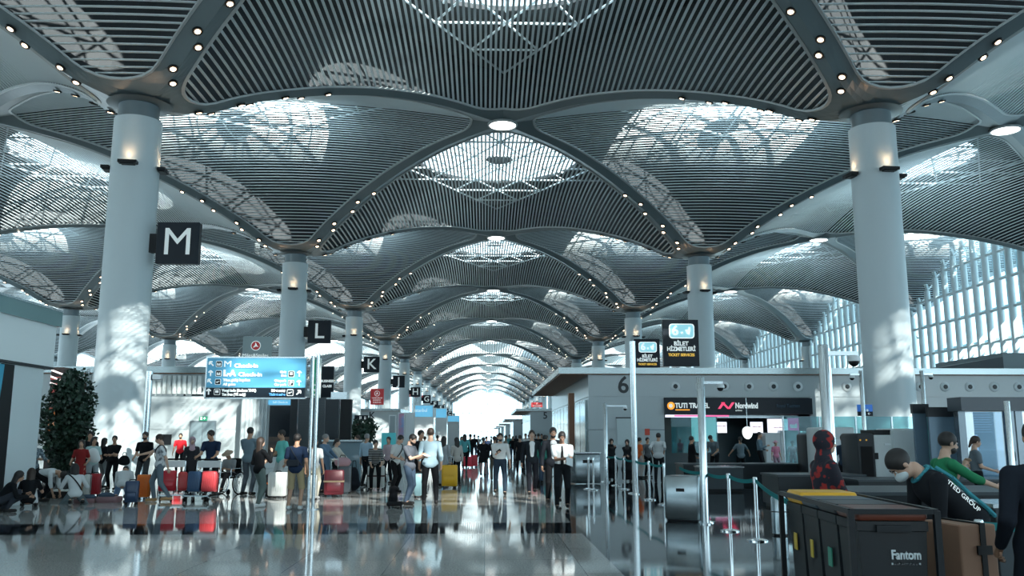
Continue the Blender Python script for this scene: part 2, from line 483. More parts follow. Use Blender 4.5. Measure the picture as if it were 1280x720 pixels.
# glazed end wall under the last vaults
YE = Y1 + BAY * 11 + 1.5
root = bpy.data.objects.new('window_13', None); C.objects.link(root); root.location = (0, YE, 0); structure(root)
for k in range(-40, 19):
    x = XL + 3 * k
    if not XW - 18 < x < XF: continue
    a = (x - XL) % BAY - HALF
    MB().tube((x, 0, 0), (x, 0, zf(a, 0) - .2), .12, n=6).build('mullion', FIN, root)
rl = MB()
for z in (3.5, 8, 12.5, 17): rl.box(XW - 18, XF, -.08, .08, z - .08, z + .08)
rl.build('transom', FIN, root)
MB().raw([(XW - 18, .15, 0), (XF, .15, 0), (XF, .15, 24.5), (XW - 18, .15, 24.5)], [(0, 1, 2, 3)]).build('pane', GLASS, root)
# ================================================================ service blocks
ROOFS = mat('roof_band_steel', (.34, .40, .41), .25, .8)
SOFF = mat('brown_soffit', (.22, .10, .05), .5)
INK = mat('ink_black', (.01, .016, .022), .4)
SIGNB = mat('sign_black', (.004, .010, .018), .35, spec=.25)
LETW = mat('letter_white', (.8, .86, .86), .4, emit=(.9, 1, 1), es=.35)
TEALG = glassy('teal_glass', (.45, .72, .74), .18)
SCRW = mat('screen_white', (.7, .7, .75), .3, emit=(.85, .88, 1), es=.95)
SCRP = mat('screen_pink', (.7, .1, .3), .3, emit=(1, .16, .42), es=.75)
SCRB = mat('screen_blue', (.1, .4, .6), .3, emit=(.16, .55, .85), es=.55)
SCRD = mat('screen_dark', (.01, .014, .02), .12)
ORANGE = mat('sign_orange', (.9, .35, .03), .4, emit=(1, .36, .03), es=.8)
YELT = mat('sign_yellow', (.8, .5, .05), .4, emit=(1, .62, .1), es=.5)
REDS = mat('sign_red', (.42, .03, .035), .4, emit=(.6, .04, .05), es=.12)
GREYM = mat('grey_metal', (.20, .25, .28), .3, .5)
noz = MB().use(WHITE).lathe([(.26, 0), (.26, .03), (.2, .07), (.13, .07)], n=20)
nozc = MB().lathe([(.12, .0), (.12, .09), (.07, .10)], n=14)
NZ = []
def block(num, Y, x0, x1, canopy, depth, H=5.16, label='', nozzles=(), front_open=None, name='service_block'):
    t = thing(name, label, 'service building', (x0, Y, 0), 0)
    w_ = x1 - x0; m = MB()
    zj = [(0, 1.9), (1.93, 3.62), (3.65, H - .30)]
    for z0, z1 in zj:
        if front_open and z1 < 3.7:
            fa, fb = front_open
            m.box(0, fa - x0, 0, .25, z0, z1); m.box(fb - x0, w_, 0, .25, z0, z1)
        else: m.box(0, w_, 0, .25, z0, z1)
        m.box(0, .25, .25, depth, z0, z1); m.box(w_ - .25, w_, .25, depth, z0, z1); m.box(.25, w_ - .25, depth - .25, depth, z0, z1)
    m.box(.02, w_ - .02, .03, .06, 1.88, 1.95) if not front_open else None
    m.box(.02, w_ - .02, .05, .2, 3.6, 3.66)
    m.build('wall_panel', PANEL, t)
    r = MB().use(ROOFS).box(-canopy[0], w_ + canopy[1], -.25, depth, H - .32, H)
    r.use(SOFF).box(-canopy[0] + .1, w_ + canopy[1] - .1, -.2, depth - .1, H - .36, H - .325)
    r.build('roof', None, t)
    for x in nozzles:
        for nm, mb, mm in (('air_nozzle', noz, WHITE),):
            if not NZ:
                o = noz.build('air_nozzle', WHITE, t, True); k = nozc.build('core', INK, o, True); NZ.extend([o.data, k.data])
            else:
                o = bpy.data.objects.new('air_nozzle', NZ[0]); C.objects.link(o); o.parent = t
                k = bpy.data.objects.new('core', NZ[1]); C.objects.link(k); k.parent = o
            o.location = (x - x0, -.0, at(844, 483, Y).z); o.rotation_euler = (PI / 2, 0, 0)
    if num: text('number', num, 1.25 if len(num) == 1 else .62, INK, t, (canopy[2] - x0, -.02, (at(779, 482, 47).z if len(num) == 1 else at(240, 490, 47).z)), bold=.02)
    return t
YB = 47.0
sx0, sx1 = at(831, 550, YB).x, at(1016, 550, YB).x
nx = [at(844 + 30.65 * k, 483, YB).x for k in range(15)]
blk6 = block('6', YB, at(736, 520, YB).x, 44, (1.6, 0, at(779, 482, YB).x), 26, label='long pale grey service building numbered 6 with airline shop front', nozzles=nx, front_open=(sx0, sx1))
# door and notice on the front of block 6
x0_ = at(736, 520, YB).x
def px(x, Y=YB): return at(x, 540, Y).x
def pz(y, Y=YB, x=760): return at(x, y, Y).z
d = MB().box(px(771) - x0_, px(793) - x0_, -.05, .01, pz(556), pz(523)).build('shutter', mat('shutter_steel', (.30, .36, .37), .35, .6), blk6)
MB().box(px(770) - x0_, px(794) - x0_, -.08, -.0, pz(523), pz(521.5)).build('shutter_hood', DARK, blk6)
MB().box(px(806) - x0_, px(812) - x0_, -.04, .0, pz(544), pz(536)).build('red_notice', mat('notice_red', (.5, .06, .03), .5), blk6)
# left flank: steel and glass with a brown post
fl = MB(); 
for k in range(9): fl.box(-.12, -.02, .8 + k * 2.6, 3.2 + k * 2.6, .4, 3.5)
fl.build('flank_glazing', mat('flank_steel', (.5, .58, .6), .1, .9), blk6)
MB().box(-.9, -.6, 1.5, 2.2, pz(562, YB + 1.5), 3.9).build('brown_post', SOFF, blk6)
# shop: sign band, ceiling light strip, back wall with screens
sh = thing('shop_front', 'travel agency and airline desk front with black illuminated sign band', 'shop front', (sx0, YB, 0))
W_ = sx1 - sx0
MB().box(0, W_, -.22, -.02, pz(518, x=920), pz(498, x=920)).build('sign_band', SIGNB, sh)
MB().box(0, W_, 5.2, 5.4, 0, 3.6).build('back_wall', mat('shop_back', (.05, .09, .11), .25), sh)
MB().box(0, W_, .3, 5.2, 3.50, 3.6).build('shop_ceiling', DARK, sh)
MB().box(.1, 1.9, -.15, .25, pz(521.5, x=880), pz(518.6, x=880)).build('light_strip', SCRW, sh); MB().box(.5, 3.4, -.18, -.16, pz(520.8, x=880), pz(519, x=880)).build('pink_strip', SCRP, sh)
zb = pz(507.5, x=920)
def sxp(x): return px(x) - sx0
o = MB().use(ORANGE); o.lathe([(.2, 0), (.2, .02)], n=20); o = o.build('orange_logo', None, sh); o.rotation_euler = (PI / 2, 0, 0); o.location = (sxp(838.5), -.23, zb)
o = MB().use(LETW); o.lathe([(.1, 0), (.1, .02)], n=16); o = o.build('logo_dot', None, sh); o.rotation_euler = (PI / 2, 0, 0); o.location = (sxp(838), -.26, zb)
text('shop_name', 'TUTI TRAVEL', .36, LETW, sh, (sxp(865), -.24, zb), bold=.012, wx=(px(887) - px(844)))
MB().box(sxp(844), sxp(862), -.235, -.222, pz(513), pz(511.8)).build('underline', ORANGE, sh)
PINKM = mat('logo_pink', (.8, .05, .15), .4, emit=(1, .08, .2), es=.7)
lg = MB()
for q in (0, 7, 12):
    a, b = sxp(897 + q), sxp(903 + q); z0, z1 = pz(511), pz(503)
    if q == 7: a, b = b - .05, a - .12
    lg.raw([(a, -.24, z0), (a + .14, -.24, z0), (b + .14, -.24, z1), (b, -.24, z1), (a, -.222, z0), (a + .14, -.222, z0), (b + .14, -.222, z1), (b, -.222, z1)],
           [(0, 1, 2, 3), (7, 6, 5, 4), (0, 4, 5, 1), (1, 5, 6, 2), (2, 6, 7, 3), (3, 7, 4, 0)])
lg.build('pink_logo', PINKM, sh)
text('airline_name', 'Nordwind', .40, LETW, sh, (sxp(933), -.24, zb), bold=.014, wx=px(947) - px(919))
text('airline_name_small', 'airlines', .13, LETW, sh, (sxp(923), -.24, pz(513)), wx=.35)
text('faint_name', 'Royal Tuzmen', .26, mat('faint_blue', (.02, .07, .12), .4), sh, (sxp(985), -.24, zb), wx=px(1000) - px(971))
gl = MB().box(sxp(841), sxp(899), .35, .40, .7, 3.45).build('teal_partition', TEALG, sh)
MB().box(sxp(868), sxp(899), .6, .65, pz(552), pz(521)).build('lit_panel', mat('lit_panel', (.6, .75, .75), .4, emit=(.62, .85, .85), es=.75), sh)
for a, b, c_, d_, m_ in ((902, 915, 527, 541, SCRW), (945, 961, 527, 541, SCRW), (967, 993, 523, 541, SCRW), (993, 1007, 522, 546, SCRP), (977, 1003, 518.5, 521.5, SCRW)):
    zz0, zz1 = pz(d_), pz(c_)
    f_ = MB().box(sxp(a) - .04, sxp(b) + .04, 1.0, 1.08, zz0 - .04, zz1 + .04).build('screen_frame', BLACK, sh)
    MB().box(sxp(a), sxp(b), .97, .995, zz0, zz1).build('screen', m_, f_)
text('screen_text', 'tui', .3, LETW, sh, (sxp(1000), .95, pz(532)), bold=.02, wx=.4)
for k in range(3): text('screen_text', 'check-in  desks', .12, mat('screen_text_red', (.5, .15, .2), .5), sh, (sxp((908, 953, 980)[k]), .955, pz(532 + k)), wx=.45)
MB().box(sxp(902), sxp(1006), .9, 1.5, 2.55, 2.7).build('screen_rail', STEEL, sh)
for a, b, c_ in ((960, 979, 541), (979, 1003, 538)):
    MB().rbox(sxp(a), sxp(b), .5, 1.4, .0, pz(c_), .06).build('white_cabinet', WHITE, sh)
# white location-pin balloon sign in the shop
pin = thing('pin_sign', 'white glowing map-pin shaped sign hanging in the airline shop front', 'sign', (px(931.5), YB - .4, 0))
m = MB(); z1 = pz(533); z0 = pz(548)
cz = z1 - .27
m.loft([[(math.cos(t) * r_ * f_, y_, cz + math.sin(t) * r_ * f_ * (1 if math.sin(t) > 0 else 1.45)) for t in [2 * PI * k / 24 for k in range(24)]] for y_, f_, r_ in ((-.05, .9, .27), (-.03, 1, .27), (.03, 1, .27), (.05, .9, .27))])
m.build('pin_body', mat('pin_white', (.8, .85, .85), .4, emit=(.9, 1, 1), es=.8), pin)
MB().tube((0, 0, cz + .2), (0, 0, 3.6), .01, n=5).build('cord', STEEL, pin)
# further blocks down the right side: numbers 5, 4, 3, 2, 1
for i, nn in enumerate('54321'):
    Yb = YB + 72 * (i + 1); xe = 6.0
    block(nn, Yb, xe, 34, (1.9, 0, xe + 2.0), 24, label='pale grey building %s, %s behind building 6' % (('five', 'four', 'three', 'two', 'one')[i], ('next', 'second', 'third', 'fourth', 'farthest')[i]))
# left blocks
xr_ = at(331, 520, YB).x
blkm = block('1-22', YB, -48, xr_, (0, 0, at(241, 490, YB).x), 20, label='pale grey check-in building with desks 1-22 behind the M column')
cur = MB()
for k in range(46):
    x = px(62) + k * .26 + 48
    if x > px(252) + 48: break
    cur.tube((x, -.05, 3.75), (x + random.uniform(-.02, .02), -.05, 4.7), .11, n=8)
cur.build('white_curtain', mat('curtain', (.62, .68, .68), .7), blkm, True)
def onm(x): return px(x) + 48
dd = MB().use(GREYM).box(onm(237), onm(270), -.06, .0, 0, pz(526, x=250)).build('door', None, blkm)
MB().box(onm(239), onm(253), -.09, -.06, .05, pz(528, x=250)).box(onm(254), onm(268), -.09, -.06, .05, pz(528, x=250)).build('door_leaf', mat('door_leaf', (.20, .27, .30), .3, .3), dd)
EXG = mat('exit_green', (.015, .20, .11), .4, emit=(.02, .42, .22), es=.3)
MB().box(onm(249.5), onm(258.5), -.15, .0, pz(526, x=250), pz(520.5, x=250)).build('exit_sign', EXG, blkm)
text('exit_pictogram', 'II +', .2, LETW, blkm, (onm(254), -.16, pz(523.2, x=250)), bold=.01)
MB().box(onm(202), onm(215), -.1, .0, pz(556, x=208), pz(543, x=208)).build('black_notice_board', BLACK, blkm)
for i, nn in enumerate('KJHG'):
    Yb = YB + 72 * (i + 1)
    block(nn, Yb, -36, -11.2, (0, 0, -15.0 if i else at(465, 517, Yb).x), 18, label='white check-in island wearing the letter %s' % nn, name='check_in_island')
# ================================================================ hanging and standing signs
def letter_sign(r):
    x = XL + 1.10; Y = Y1 + BAY * r; z = at(216, 306, Y1).z
    t = thing('letter_sign', 'square black check-in sign with white letter %s' % LET[r], 'sign', (x, Y - .25, z), 0, 'letter signs on the left columns')
    MB().rbox(.30, 2.28, -.2, .2, -1, 1, .05, axis='y').build('panel', SIGNB, t)
    MB().box(-.35, .30, -.12, .12, -.45, .45).build('bracket', BLACK, t)
    text('letter', LET[r], 1.85, mat('letter_grey', (.62, .68, .68), .5, emit=(.8, .9, .9), es=.22), t, (1.29, -.215, 0), bold=0 if LET[r] == 'M' else .02)
for r in range(11): letter_sign(r)
def totem(name, label, x0, x1, y0, y1, Y, m, zfoot, legs=True):
    a = at(x0, y1, Y); b = at(x1, y0, Y); cx = (a.x + b.x) / 2; w_ = b.x - a.x; h_ = b.z - a.z
    t = thing(name, label, 'sign', (cx, Y, zfoot))
    MB().rbox(-w_ / 2, w_ / 2, -.14, .14, a.z - zfoot, b.z - zfoot, .04, axis='y').build('panel', m, t)
    if legs:
        for s in (-1, 1): MB().box(s * w_ * .3 - .06, s * w_ * .3 + .06, -.06, .06, 0, a.z - zfoot + .05).build('leg', STEEL, t)
    return t, w_, h_, a.z - zfoot
BUB = mat('bubble_blue', (.25, .55, .62), .4, emit=(.35, .75, .85), es=.5)
BUBW = mat('bubble_white', (.8, .9, .9), .4, emit=(.9, 1, 1), es=.6)
def ticket_sign(label, x0, x1, y0, y1, Y, zfoot):
    t, w_, h_, zb_ = totem('ticket_sign', label, x0, x1, y0, y1, Y, SIGNB, zfoot)
    top = zb_ + h_; k = w_ / 1.9
    MB().rbox(-.62 * k, .72 * k, -.17, -.145, top - 1.0 * k, top - .22 * k, .16 * k, axis='y').build('bubble', BUBW, t)
    MB().rbox(-.57 * k, .67 * k, -.18, -.172, top - .95 * k, top - .27 * k, .14 * k, axis='y').build('bubble_face', BUB, t)
    text('number', '6', .72 * k, BUBW, t, (-.3 * k, -.19, top - .6 * k), bold=.02)
    g = MB(); g.tube((.28 * k, -.19, top - .66 * k), (.5 * k, -.19, top - .56 * k), .13 * k, .05 * k, n=8); g.tube((.0, -.19, top - .72 * k), (.1 * k, -.19, top - .7 * k), .06 * k, n=10)
    g.tube((.42 * k, -.19, top - .8 * k), (.46 * k, -.19, top - .4 * k), .05 * k, n=6); g.build('pictogram', BUBW, t)
    text('line_one', 'BİLET', .3 * k, LETW, t, (0, -.16, top - 1.28 * k), bold=.012)
    text('line_two', 'HİZMETLERİ', .3 * k, LETW, t, (0, -.16, top - 1.56 * k), bold=.012, wx=1.5 * k)
    text('line_three', 'TICKET SERVICES', .2 * k, YELT, t, (0, -.16, top - 1.87 * k), bold=.006, wx=1.38 * k)
    return t
ticket_sign('larger black ticket services sign standing on the roof of building 6', 829, 872, 400, 458, 50, 5.16)
ticket_sign('smaller black ticket services sign partly behind the tall steel pole', 793, 824, 424, 466, 66, 5.16)
for a, b in ((694, 704), (705, 715)): ticket_sign('tiny distant black ticket services sign, %s of the pair over building 5' % ('left' if a == 694 else 'right'), a, b, 485, 505, 119 + 4, 5.16)
def emblem(t, cx, cz, r, y, ring=True):
    a = MB().use(LETW).lathe([(r, 0), (r, .01)], n=24).use(REDS).lathe([(r * .86, .005), (r * .86, .02)], n=24)
    o = a.build('emblem', None, t); o.rotation_euler = (PI / 2, 0, 0); o.location = (cx, y, cz)
    b = MB(); b.tube((cx - r * .45, y - .03, cz - r * .35), (cx + r * .1, y - .03, cz + r * .1), r * .08, r * .22, n=6); b.tube((cx + r * .05, y - .03, cz + r * .1), (cx - r * .05, y - .03, cz + r * .6), r * .2, r * .05, n=6)
    b.tube((cx + r * .05, y - .03, cz), (cx + r * .5, y - .03, cz - r * .2), r * .16, r * .04, n=6); b.build('bird', LETW, o).matrix_parent_inverse = o.matrix_basis.inverted()
def red_sign(label, x0, x1, y0, y1, Y):
    t, w_, h_, zb_ = totem('airline_sign', label, x0, x1, y0, y1, Y, REDS, 5.16)
    top = zb_ + h_; emblem(t, 0, top - h_ * .3, h_ * .17, -.15)
    for k in range(3): text('lettering', ('TURKISH AIRLINES', 'DOMESTIC', 'CHECK-IN')[k], h_ * .12, LETW, t, (0, -.16, zb_ + h_ * (.42 - .14 * k)), wx=w_ * (.8 if k < 1 else .6))
red_sign('red airline sign above the island with letter K', 463, 480, 486, 506, 119)
red_sign('small red airline sign, left of the two above the letter J island', 511, 517, 488, 496, 191)
red_sign('small red airline sign, right of the two above the letter J island', 518, 523, 489, 496.5, 193)
red_sign('tiny red airline sign above the letter H island', 527, 535, 494, 498.5, 263)
red_sign('distant red sign on the roof of building 5', 664, 678, 503, 509, 124)
t, w_, h_, zb_ = totem('loyalty_sign', 'pale grey Miles&Smiles sign with round red bird emblem above blue direction sign', 303, 340, 421, 455, 49, mat('pale_sign', (.30, .38, .39), .4), 5.16)
emblem(t, -.05, zb_ + h_ * .66, .27, -.15)
text('lettering', 'Miles&Smiles', .28, LETW, t, (-.05, -.16, zb_ + h_ * .30), wx=1.4)
t, w_, h_, zb_ = totem('business_sign', 'black BUSINESS CLASS sign behind the green exit sign', 398, 418, 458, 497, 60, SIGNB, 3.3)
text('line_one', 'BUSINESS', .22, LETW, t, (.08, -.16, zb_ + h_ * .52), bold=.01, wx=.85); text('line_two', 'CLASS', .22, LETW, t, (.08, -.16, zb_ + h_ * .36), bold=.01)
# ---- the blue direction sign on two steel poles
YS = 20.2
SB = mat('sign_sky_blue', (.09, .36, .56), .35, emit=(.10, .42, .66), es=.16)
a = at(258, 497, YS); b = at(383, 448, YS)
ds = thing('direction_sign', 'wide blue and black check-in direction sign on a steel pole pair', 'sign', (at(386, 632, YS).x, YS, 0))
X0 = a.x - ds.location.x; X1 = b.x - ds.location.x; Z0 = a.z; Z1 = b.z
zs = at(300, 484.5, YS).z
MB().box(X0, X1, -.06, .06, zs, Z1).build('blue_panel', SB, ds); MB().box(X0, X1, -.06, .06, Z0, zs - .01).build('black_panel', SIGNB, ds)
MB().box(X0 - .03, X1 + .02, -.07, .07, Z1, Z1 + .03).box(X0 - .03, X0, -.07, .07, Z0 - .02, Z1).box(X0 - .03, X1 + .02, -.07, .07, Z0 - .03, Z0).build('frame', STEEL, ds)
for dx in (-.02, .09): MB().lathe([(.042, 0), (.042, Z1 + .06)], (dx, 0, 0), n=16).build('pole', STEEL, ds, True)
MB().lathe([(.2, 0), (.2, .015), (.06, .03)], (.035, 0, 0), n=24).build('base_plate', STEEL, ds, True)
def sp(x, y): q = at(x, y, YS); return (q.x - ds.location.x, -.075, q.z)
def stext(txt, x, y, hpx, wpx, m=LETW, align='LEFT', bold=.004):
    text('lettering', txt, hpx * YS / F * 1.35, m, ds, sp(x, y), align=align, bold=bold, wx=wpx * YS / F)
stext('M', 280.5, 455.5, 8, 8.5, bold=0); stext('Check-in', 294, 457.5, 5, 29, bold=.006)
stext('L-A', 280.5, 467, 7.5, 15.5, bold=.012); stext('Check-in', 299, 468.5, 5, 29, bold=.006)
stext('Tüm gidiş kapıları', 280, 475.5, 3.3, 33); stext('All gates', 280, 480.7, 3.3, 15.5)
stext('Vergi iade (Sadece THY)', 278.5, 488.3, 3.2, 42); stext('Tax free (TK only)', 278.5, 493.3, 3.2, 29)
stext('Giriş', 359, 465.5, 3, 8, align='RIGHT'); stext('Bus', 359, 469.8, 3, 6.5, align='RIGHT')
stext('Otopark', 358.5, 476.2, 3, 15, align='RIGHT'); stext('Car park', 358.5, 481, 3, 15, align='RIGHT')
stext('Bilet satış', 357.5, 488.6, 3, 17, align='RIGHT'); stext('Ticket sales', 357.5, 493.4, 3, 20, mat('blue_ink', (.1, .35, .7), .4, emit=(.1, .4, .8), es=.3), align='RIGHT')
def arrow(x, y, ang, s=3.4):
    m = MB(); k = YS / F; c, q, z = sp(x, y)
    def P_(u, v): 
        return (c + (u * math.cos(ang) - v * math.sin(ang)) * k, q, z + (u * math.sin(ang) + v * math.cos(ang)) * k)
    w_ = .016
    m.tube(P_(0, -s), P_(0, s), w_, n=6); m.tube(P_(0, s), P_(-s * .75, s * .3), w_, n=6); m.tube(P_(0, s), P_(s * .75, s * .3), w_, n=6)
    m.build('arrow', LETW, ds)
arrow(265.5, 455, PI / 4); arrow(264.5, 467, 0); arrow(263.5, 477, PI / 4); arrow(262, 490, 0)
arrow(375, 467.5, 0); arrow(374.5, 479, 0); arrow(374, 491, -PI / 4)
def icon(x, y, s, kind):
    c, q, z = sp(x, y); k = s * YS / F
    o = MB().use(LETW).rbox(c - k, c + k, q - .0, q + .01, z - k, z + k, k * .3, axis='y').use(INK).rbox(c - k * .85, c + k * .85, q - .006, q + .004, z - k * .85, z + k * .85, k * .25, axis='y')
    o.use(LETW); y_ = q - .008
    if kind == 'desk':
        for dx in (-.35, .35): o.lathe([(k * .16, 0), (k * .16, .002)], (c + dx * k, y_, z + k * .3), n=8); o.box(c + dx * k - k * .2, c + dx * k + k * .2, y_ - .003, y_, z - k * .1, z + k * .25)
        o.box(c - k * .6, c + k * .6, y_ - .003, y_, z - k * .5, z - k * .15)
    elif kind == 'plane':
        o.tube((c - k * .6, y_, z - k * .15), (c + k * .6, y_, z + k * .2), k * .1, n=5); o.tube((c - k * .2, y_, z - k * .35), (c + k * .15, y_, z + k * .1), k * .1, n=5)
    elif kind == 'bus': o.box(c - k * .5, c + k * .5, y_ - .003, y_, z - k * .3, z + k * .5)
    o = o.build('pictogram', None, ds)
    if kind == 'P': text('lettering', 'P', k * 1.7, LETW, ds, (c, y_ - .002, z), bold=.008)
icon(275, 455.3, 3.8, 'desk'); icon(274.5, 467, 3.8, 'desk'); icon(273.5, 477.5, 3.6, 'plane'); icon(272.5, 490, 3.8, 'bus')
icon(365, 467.8, 3.8, 'bus'); icon(364.5, 479, 3.6, 'P'); icon(363.5, 491, 4, 'plane')
# green emergency sign on its own bracket, right of the poles
gs = thing('emergency_sign', 'narrow green emergency exit sign beside the blue direction sign', 'sign', (at(397, 474, YS + .4).x, YS + .15, 0))
a = at(390, 498, YS + .4); b = at(405, 449, YS + .4); hw = (b.x - a.x) / 2
MB().rbox(-hw, hw, -.05, .05, a.z, b.z, .01, axis='y').build('frame', mat('sign_frame_white', (.6, .68, .68), .4), gs); MB().box(-hw + .035, hw - .03, -.06, -.05, a.z + .03, b.z - .03).build('green_face', EXG, gs)
MB().box(-hw - .06, -hw + .02, -.03, .03, b.z - .2, b.z - .15).box(-hw - .06, -hw + .02, -.03, .03, a.z + .15, a.z + .2).build('bracket', STEEL, gs)
m = MB(); zc = at(397, 481, YS).z
m.box(-.08, .04, -.075, -.06, zc - .012, zc + .012).raw([(.02, -.07, zc + .055), (.02, -.07, zc - .055), (.10, -.07, zc)], [(0, 1, 2)]); m.box(-.05, .06, -.075, -.06, zc - .24, zc - .09); m.use(EXG)
m.build('arrow', LETW, gs)
MB().tube((-.02, -.078, zc - .13), (.01, -.078, zc - .2), .015, n=5).tube((.01, -.078, zc - .17), (.04, -.078, zc - .13), .01, n=5).build('running_figure', EXG, gs)
# ================================================================ people: one smooth body surface each, clothes and hair as parts
def surf(F, org, h):
    s = F < 0
    nx, ny, nz = F.shape
    cnt = np.zeros((nx - 1, ny - 1, nz - 1), np.int8)
    for dx in (0, 1):
        for dy in (0, 1):
            for dz in (0, 1): cnt += s[dx:nx - 1 + dx, dy:ny - 1 + dy, dz:nz - 1 + dz]
    act = (cnt > 0) & (cnt < 8)
    I = np.argwhere(act)
    if len(I) == 0: return [], []
    idx = -np.ones(act.shape, np.int64); idx[act] = np.arange(len(I))
    acc = np.zeros((len(I), 3)); num = np.zeros(len(I))
    cs = [(0, 0, 0), (1, 0, 0), (0, 1, 0), (1, 1, 0), (0, 0, 1), (1, 0, 1), (0, 1, 1), (1, 1, 1)]
    for a in range(8):
        for ax in range(3):
            if cs[a][ax]: continue
            b = list(cs[a]); b[ax] = 1
            A = I + cs[a]; B = I + b
            fa = F[A[:, 0], A[:, 1], A[:, 2]]; fb = F[B[:, 0], B[:, 1], B[:, 2]]
            m = (fa < 0) != (fb < 0)
            t = np.where(m, fa / np.where(m, fa - fb, 1), 0)
            P = np.array(cs[a], float)[None, :] + t[:, None] * (np.array(b) - np.array(cs[a]))[None, :]
            acc += P * m[:, None]; num += m
    V = (I + acc / num[:, None]) * h + org
    faces = []
    for ax in range(3):
        u, v = (ax + 1) % 3, (ax + 2) % 3
        sl0 = [slice(None)] * 3; sl1 = [slice(None)] * 3
        sl0[ax] = slice(0, -1); sl1[ax] = slice(1, None)
        ch = s[tuple(sl0)] != s[tuple(sl1)]
        E = np.argwhere(ch)
        E = E[(E[:, u] > 0) & (E[:, v] > 0) & (E[:, u] < F.shape[u] - 1) & (E[:, v] < F.shape[v] - 1)]
        if len(E) == 0: continue
        def cell(du, dv):
            c = E.copy(); c[:, u] -= du; c[:, v] -= dv
            return idx[c[:, 0], c[:, 1], c[:, 2]]
        q = np.stack([cell(1, 1), cell(0, 1), cell(0, 0), cell(1, 0)], 1)
        ins = s[E[:, 0], E[:, 1], E[:, 2]]
        q[~ins] = q[~ins][:, ::-1]
        faces.append(q)
    Fc = np.concatenate(faces); Fc = Fc[(Fc >= 0).all(1)]
    return V, Fc
class SDF:
    def __init__(s): s.p = []
    def cone(s, a, b, ra, rb, k=.02, sy=1.0): s.p.append(('c', np.array(a, float), np.array(b, float), ra, rb, k, sy)); return s
    def ell(s, c, r, R=None, k=.02): s.p.append(('e', np.array(c, float), np.array(r, float), R, 0, k, 1)); return s
    def cut(s, c, r, R=None): s.p.append(('x', np.array(c, float), np.array(r, float), R, 0, 0, 1)); return s
    def mesh(s, h):
        lo = np.full(3, 9e9); hi = -lo
        for p in s.p:
            if p[0] == 'c':
                m = max(p[3], p[4]) + .03
                for q in (p[1], p[2]): lo = np.minimum(lo, q - m); hi = np.maximum(hi, q + m)
            elif p[0] == 'e':
                m = max(p[2]) + .02; lo = np.minimum(lo, p[1] - m); hi = np.maximum(hi, p[1] + m)
        lo -= 2 * h; n = np.ceil((hi - lo) / h).astype(int) + 2
        F = np.full(n, 1.0)
        ax = [lo[i] + h * np.arange(n[i]) for i in range(3)]
        for t, a, b, c, d, k, sy in s.p:
            if t == 'c': m = max(c, d) / min(sy, 1) + k * 2 + 2 * h; l0 = np.minimum(a, b) - m; h0 = np.maximum(a, b) + m
            else: m = max(b) + k * 2 + 2 * h; l0 = a - m; h0 = a + m
            i0 = np.maximum(((l0 - lo) / h).astype(int), 0); i1 = np.minimum(((h0 - lo) / h).astype(int) + 2, n)
            if (i1 <= i0).any(): continue
            X, Y, Z = np.meshgrid(*[ax[i][i0[i]:i1[i]] for i in range(3)], indexing='ij')
            sl = tuple(slice(i0[i], i1[i]) for i in range(3))
            if t == 'c':
                B = b - a; P = [X - a[0], (Y - a[1]) / sy, Z - a[2]]; Bs = np.array([B[0], B[1] / sy, B[2]])
                L2 = Bs @ Bs + 1e-12
                tt = np.clip((P[0] * Bs[0] + P[1] * Bs[1] + P[2] * Bs[2]) / L2, 0, 1)
                D = np.sqrt(sum((P[i] - tt * Bs[i]) ** 2 for i in range(3))) - (c + (d - c) * tt)
            else:
                P = np.stack([X - a[0], Y - a[1], Z - a[2]], -1)
                if c is not None: P = P @ c
                q = P / b; l = np.sqrt((q ** 2).sum(-1)); g = np.sqrt(((P / (b * b)) ** 2).sum(-1)) + 1e-9
                D = l * (l - 1) / g
            f = F[sl]
            if t == 'x': F[sl] = np.maximum(f, -D)
            else:
                hh = np.clip(.5 + .5 * (f - D) / k, 0, 1); F[sl] = f * (1 - hh) + D * hh - k * hh * (1 - hh)
        return surf(F, lo, h)
    def build(s, name, m, parent, h, extra=None):
        V, Fc = s.mesh(h)
        mb = MB(); mb.use(m); mb.raw([tuple(v) for v in V], [tuple(int(i) for i in f) for f in Fc])
        if extra: extra(mb)
        me = bpy.data.meshes.new(name); me.from_pydata(mb.v, [], mb.f)
        for k in mb.mats: me.materials.append(k)
        me.polygons.foreach_set('material_index', mb.m); me.polygons.foreach_set('use_smooth', [True] * len(me.polygons)); me.update()
        o = bpy.data.objects.new(name, me); C.objects.link(o); o.parent = parent
        return o
def ik(a, b, l1, l2, hint):
    a = np.array(a, float); b = np.array(b, float); d = b - a; L = np.linalg.norm(d)
    if L > (l1 + l2) * .995: b = a + d / L * (l1 + l2) * .995; d = b - a; L = np.linalg.norm(d)
    u = d / max(L, 1e-6); x = (l1 * l1 - l2 * l2 + L * L) / (2 * L); y = math.sqrt(max(l1 * l1 - x * x, 0))
    hnt = np.array(hint, float); hnt = hnt - (hnt @ u) * u; hnt /= np.linalg.norm(hnt) + 1e-9
    return a + u * x + hnt * y, b
def rx(t): c, s = math.cos(t), math.sin(t); return np.array([[1, 0, 0], [0, c, -s], [0, s, c]])
def ry(t): c, s = math.cos(t), math.sin(t); return np.array([[c, 0, s], [0, 1, 0], [-s, 0, c]])
def rzm(t): c, s = math.cos(t), math.sin(t); return np.array([[c, -s, 0], [s, c, 0], [0, 0, 1]])
SKIN = {'fair': (.52, .33, .24), 'mid': (.40, .23, .15), 'dark': (.24, .13, .085)}
HAIRC = {'black': (.012, .010, .010), 'brown': (.028, .016, .011), 'grey': (.22, .22, .22), 'auburn': (.10, .045, .025)}
def cloth(col, rough=.85):
    n = 'cloth_%d_%d_%d' % tuple(int(c * 999) for c in col)
    return mat(n, col, rough, spec=.15)
PEOPLE = []
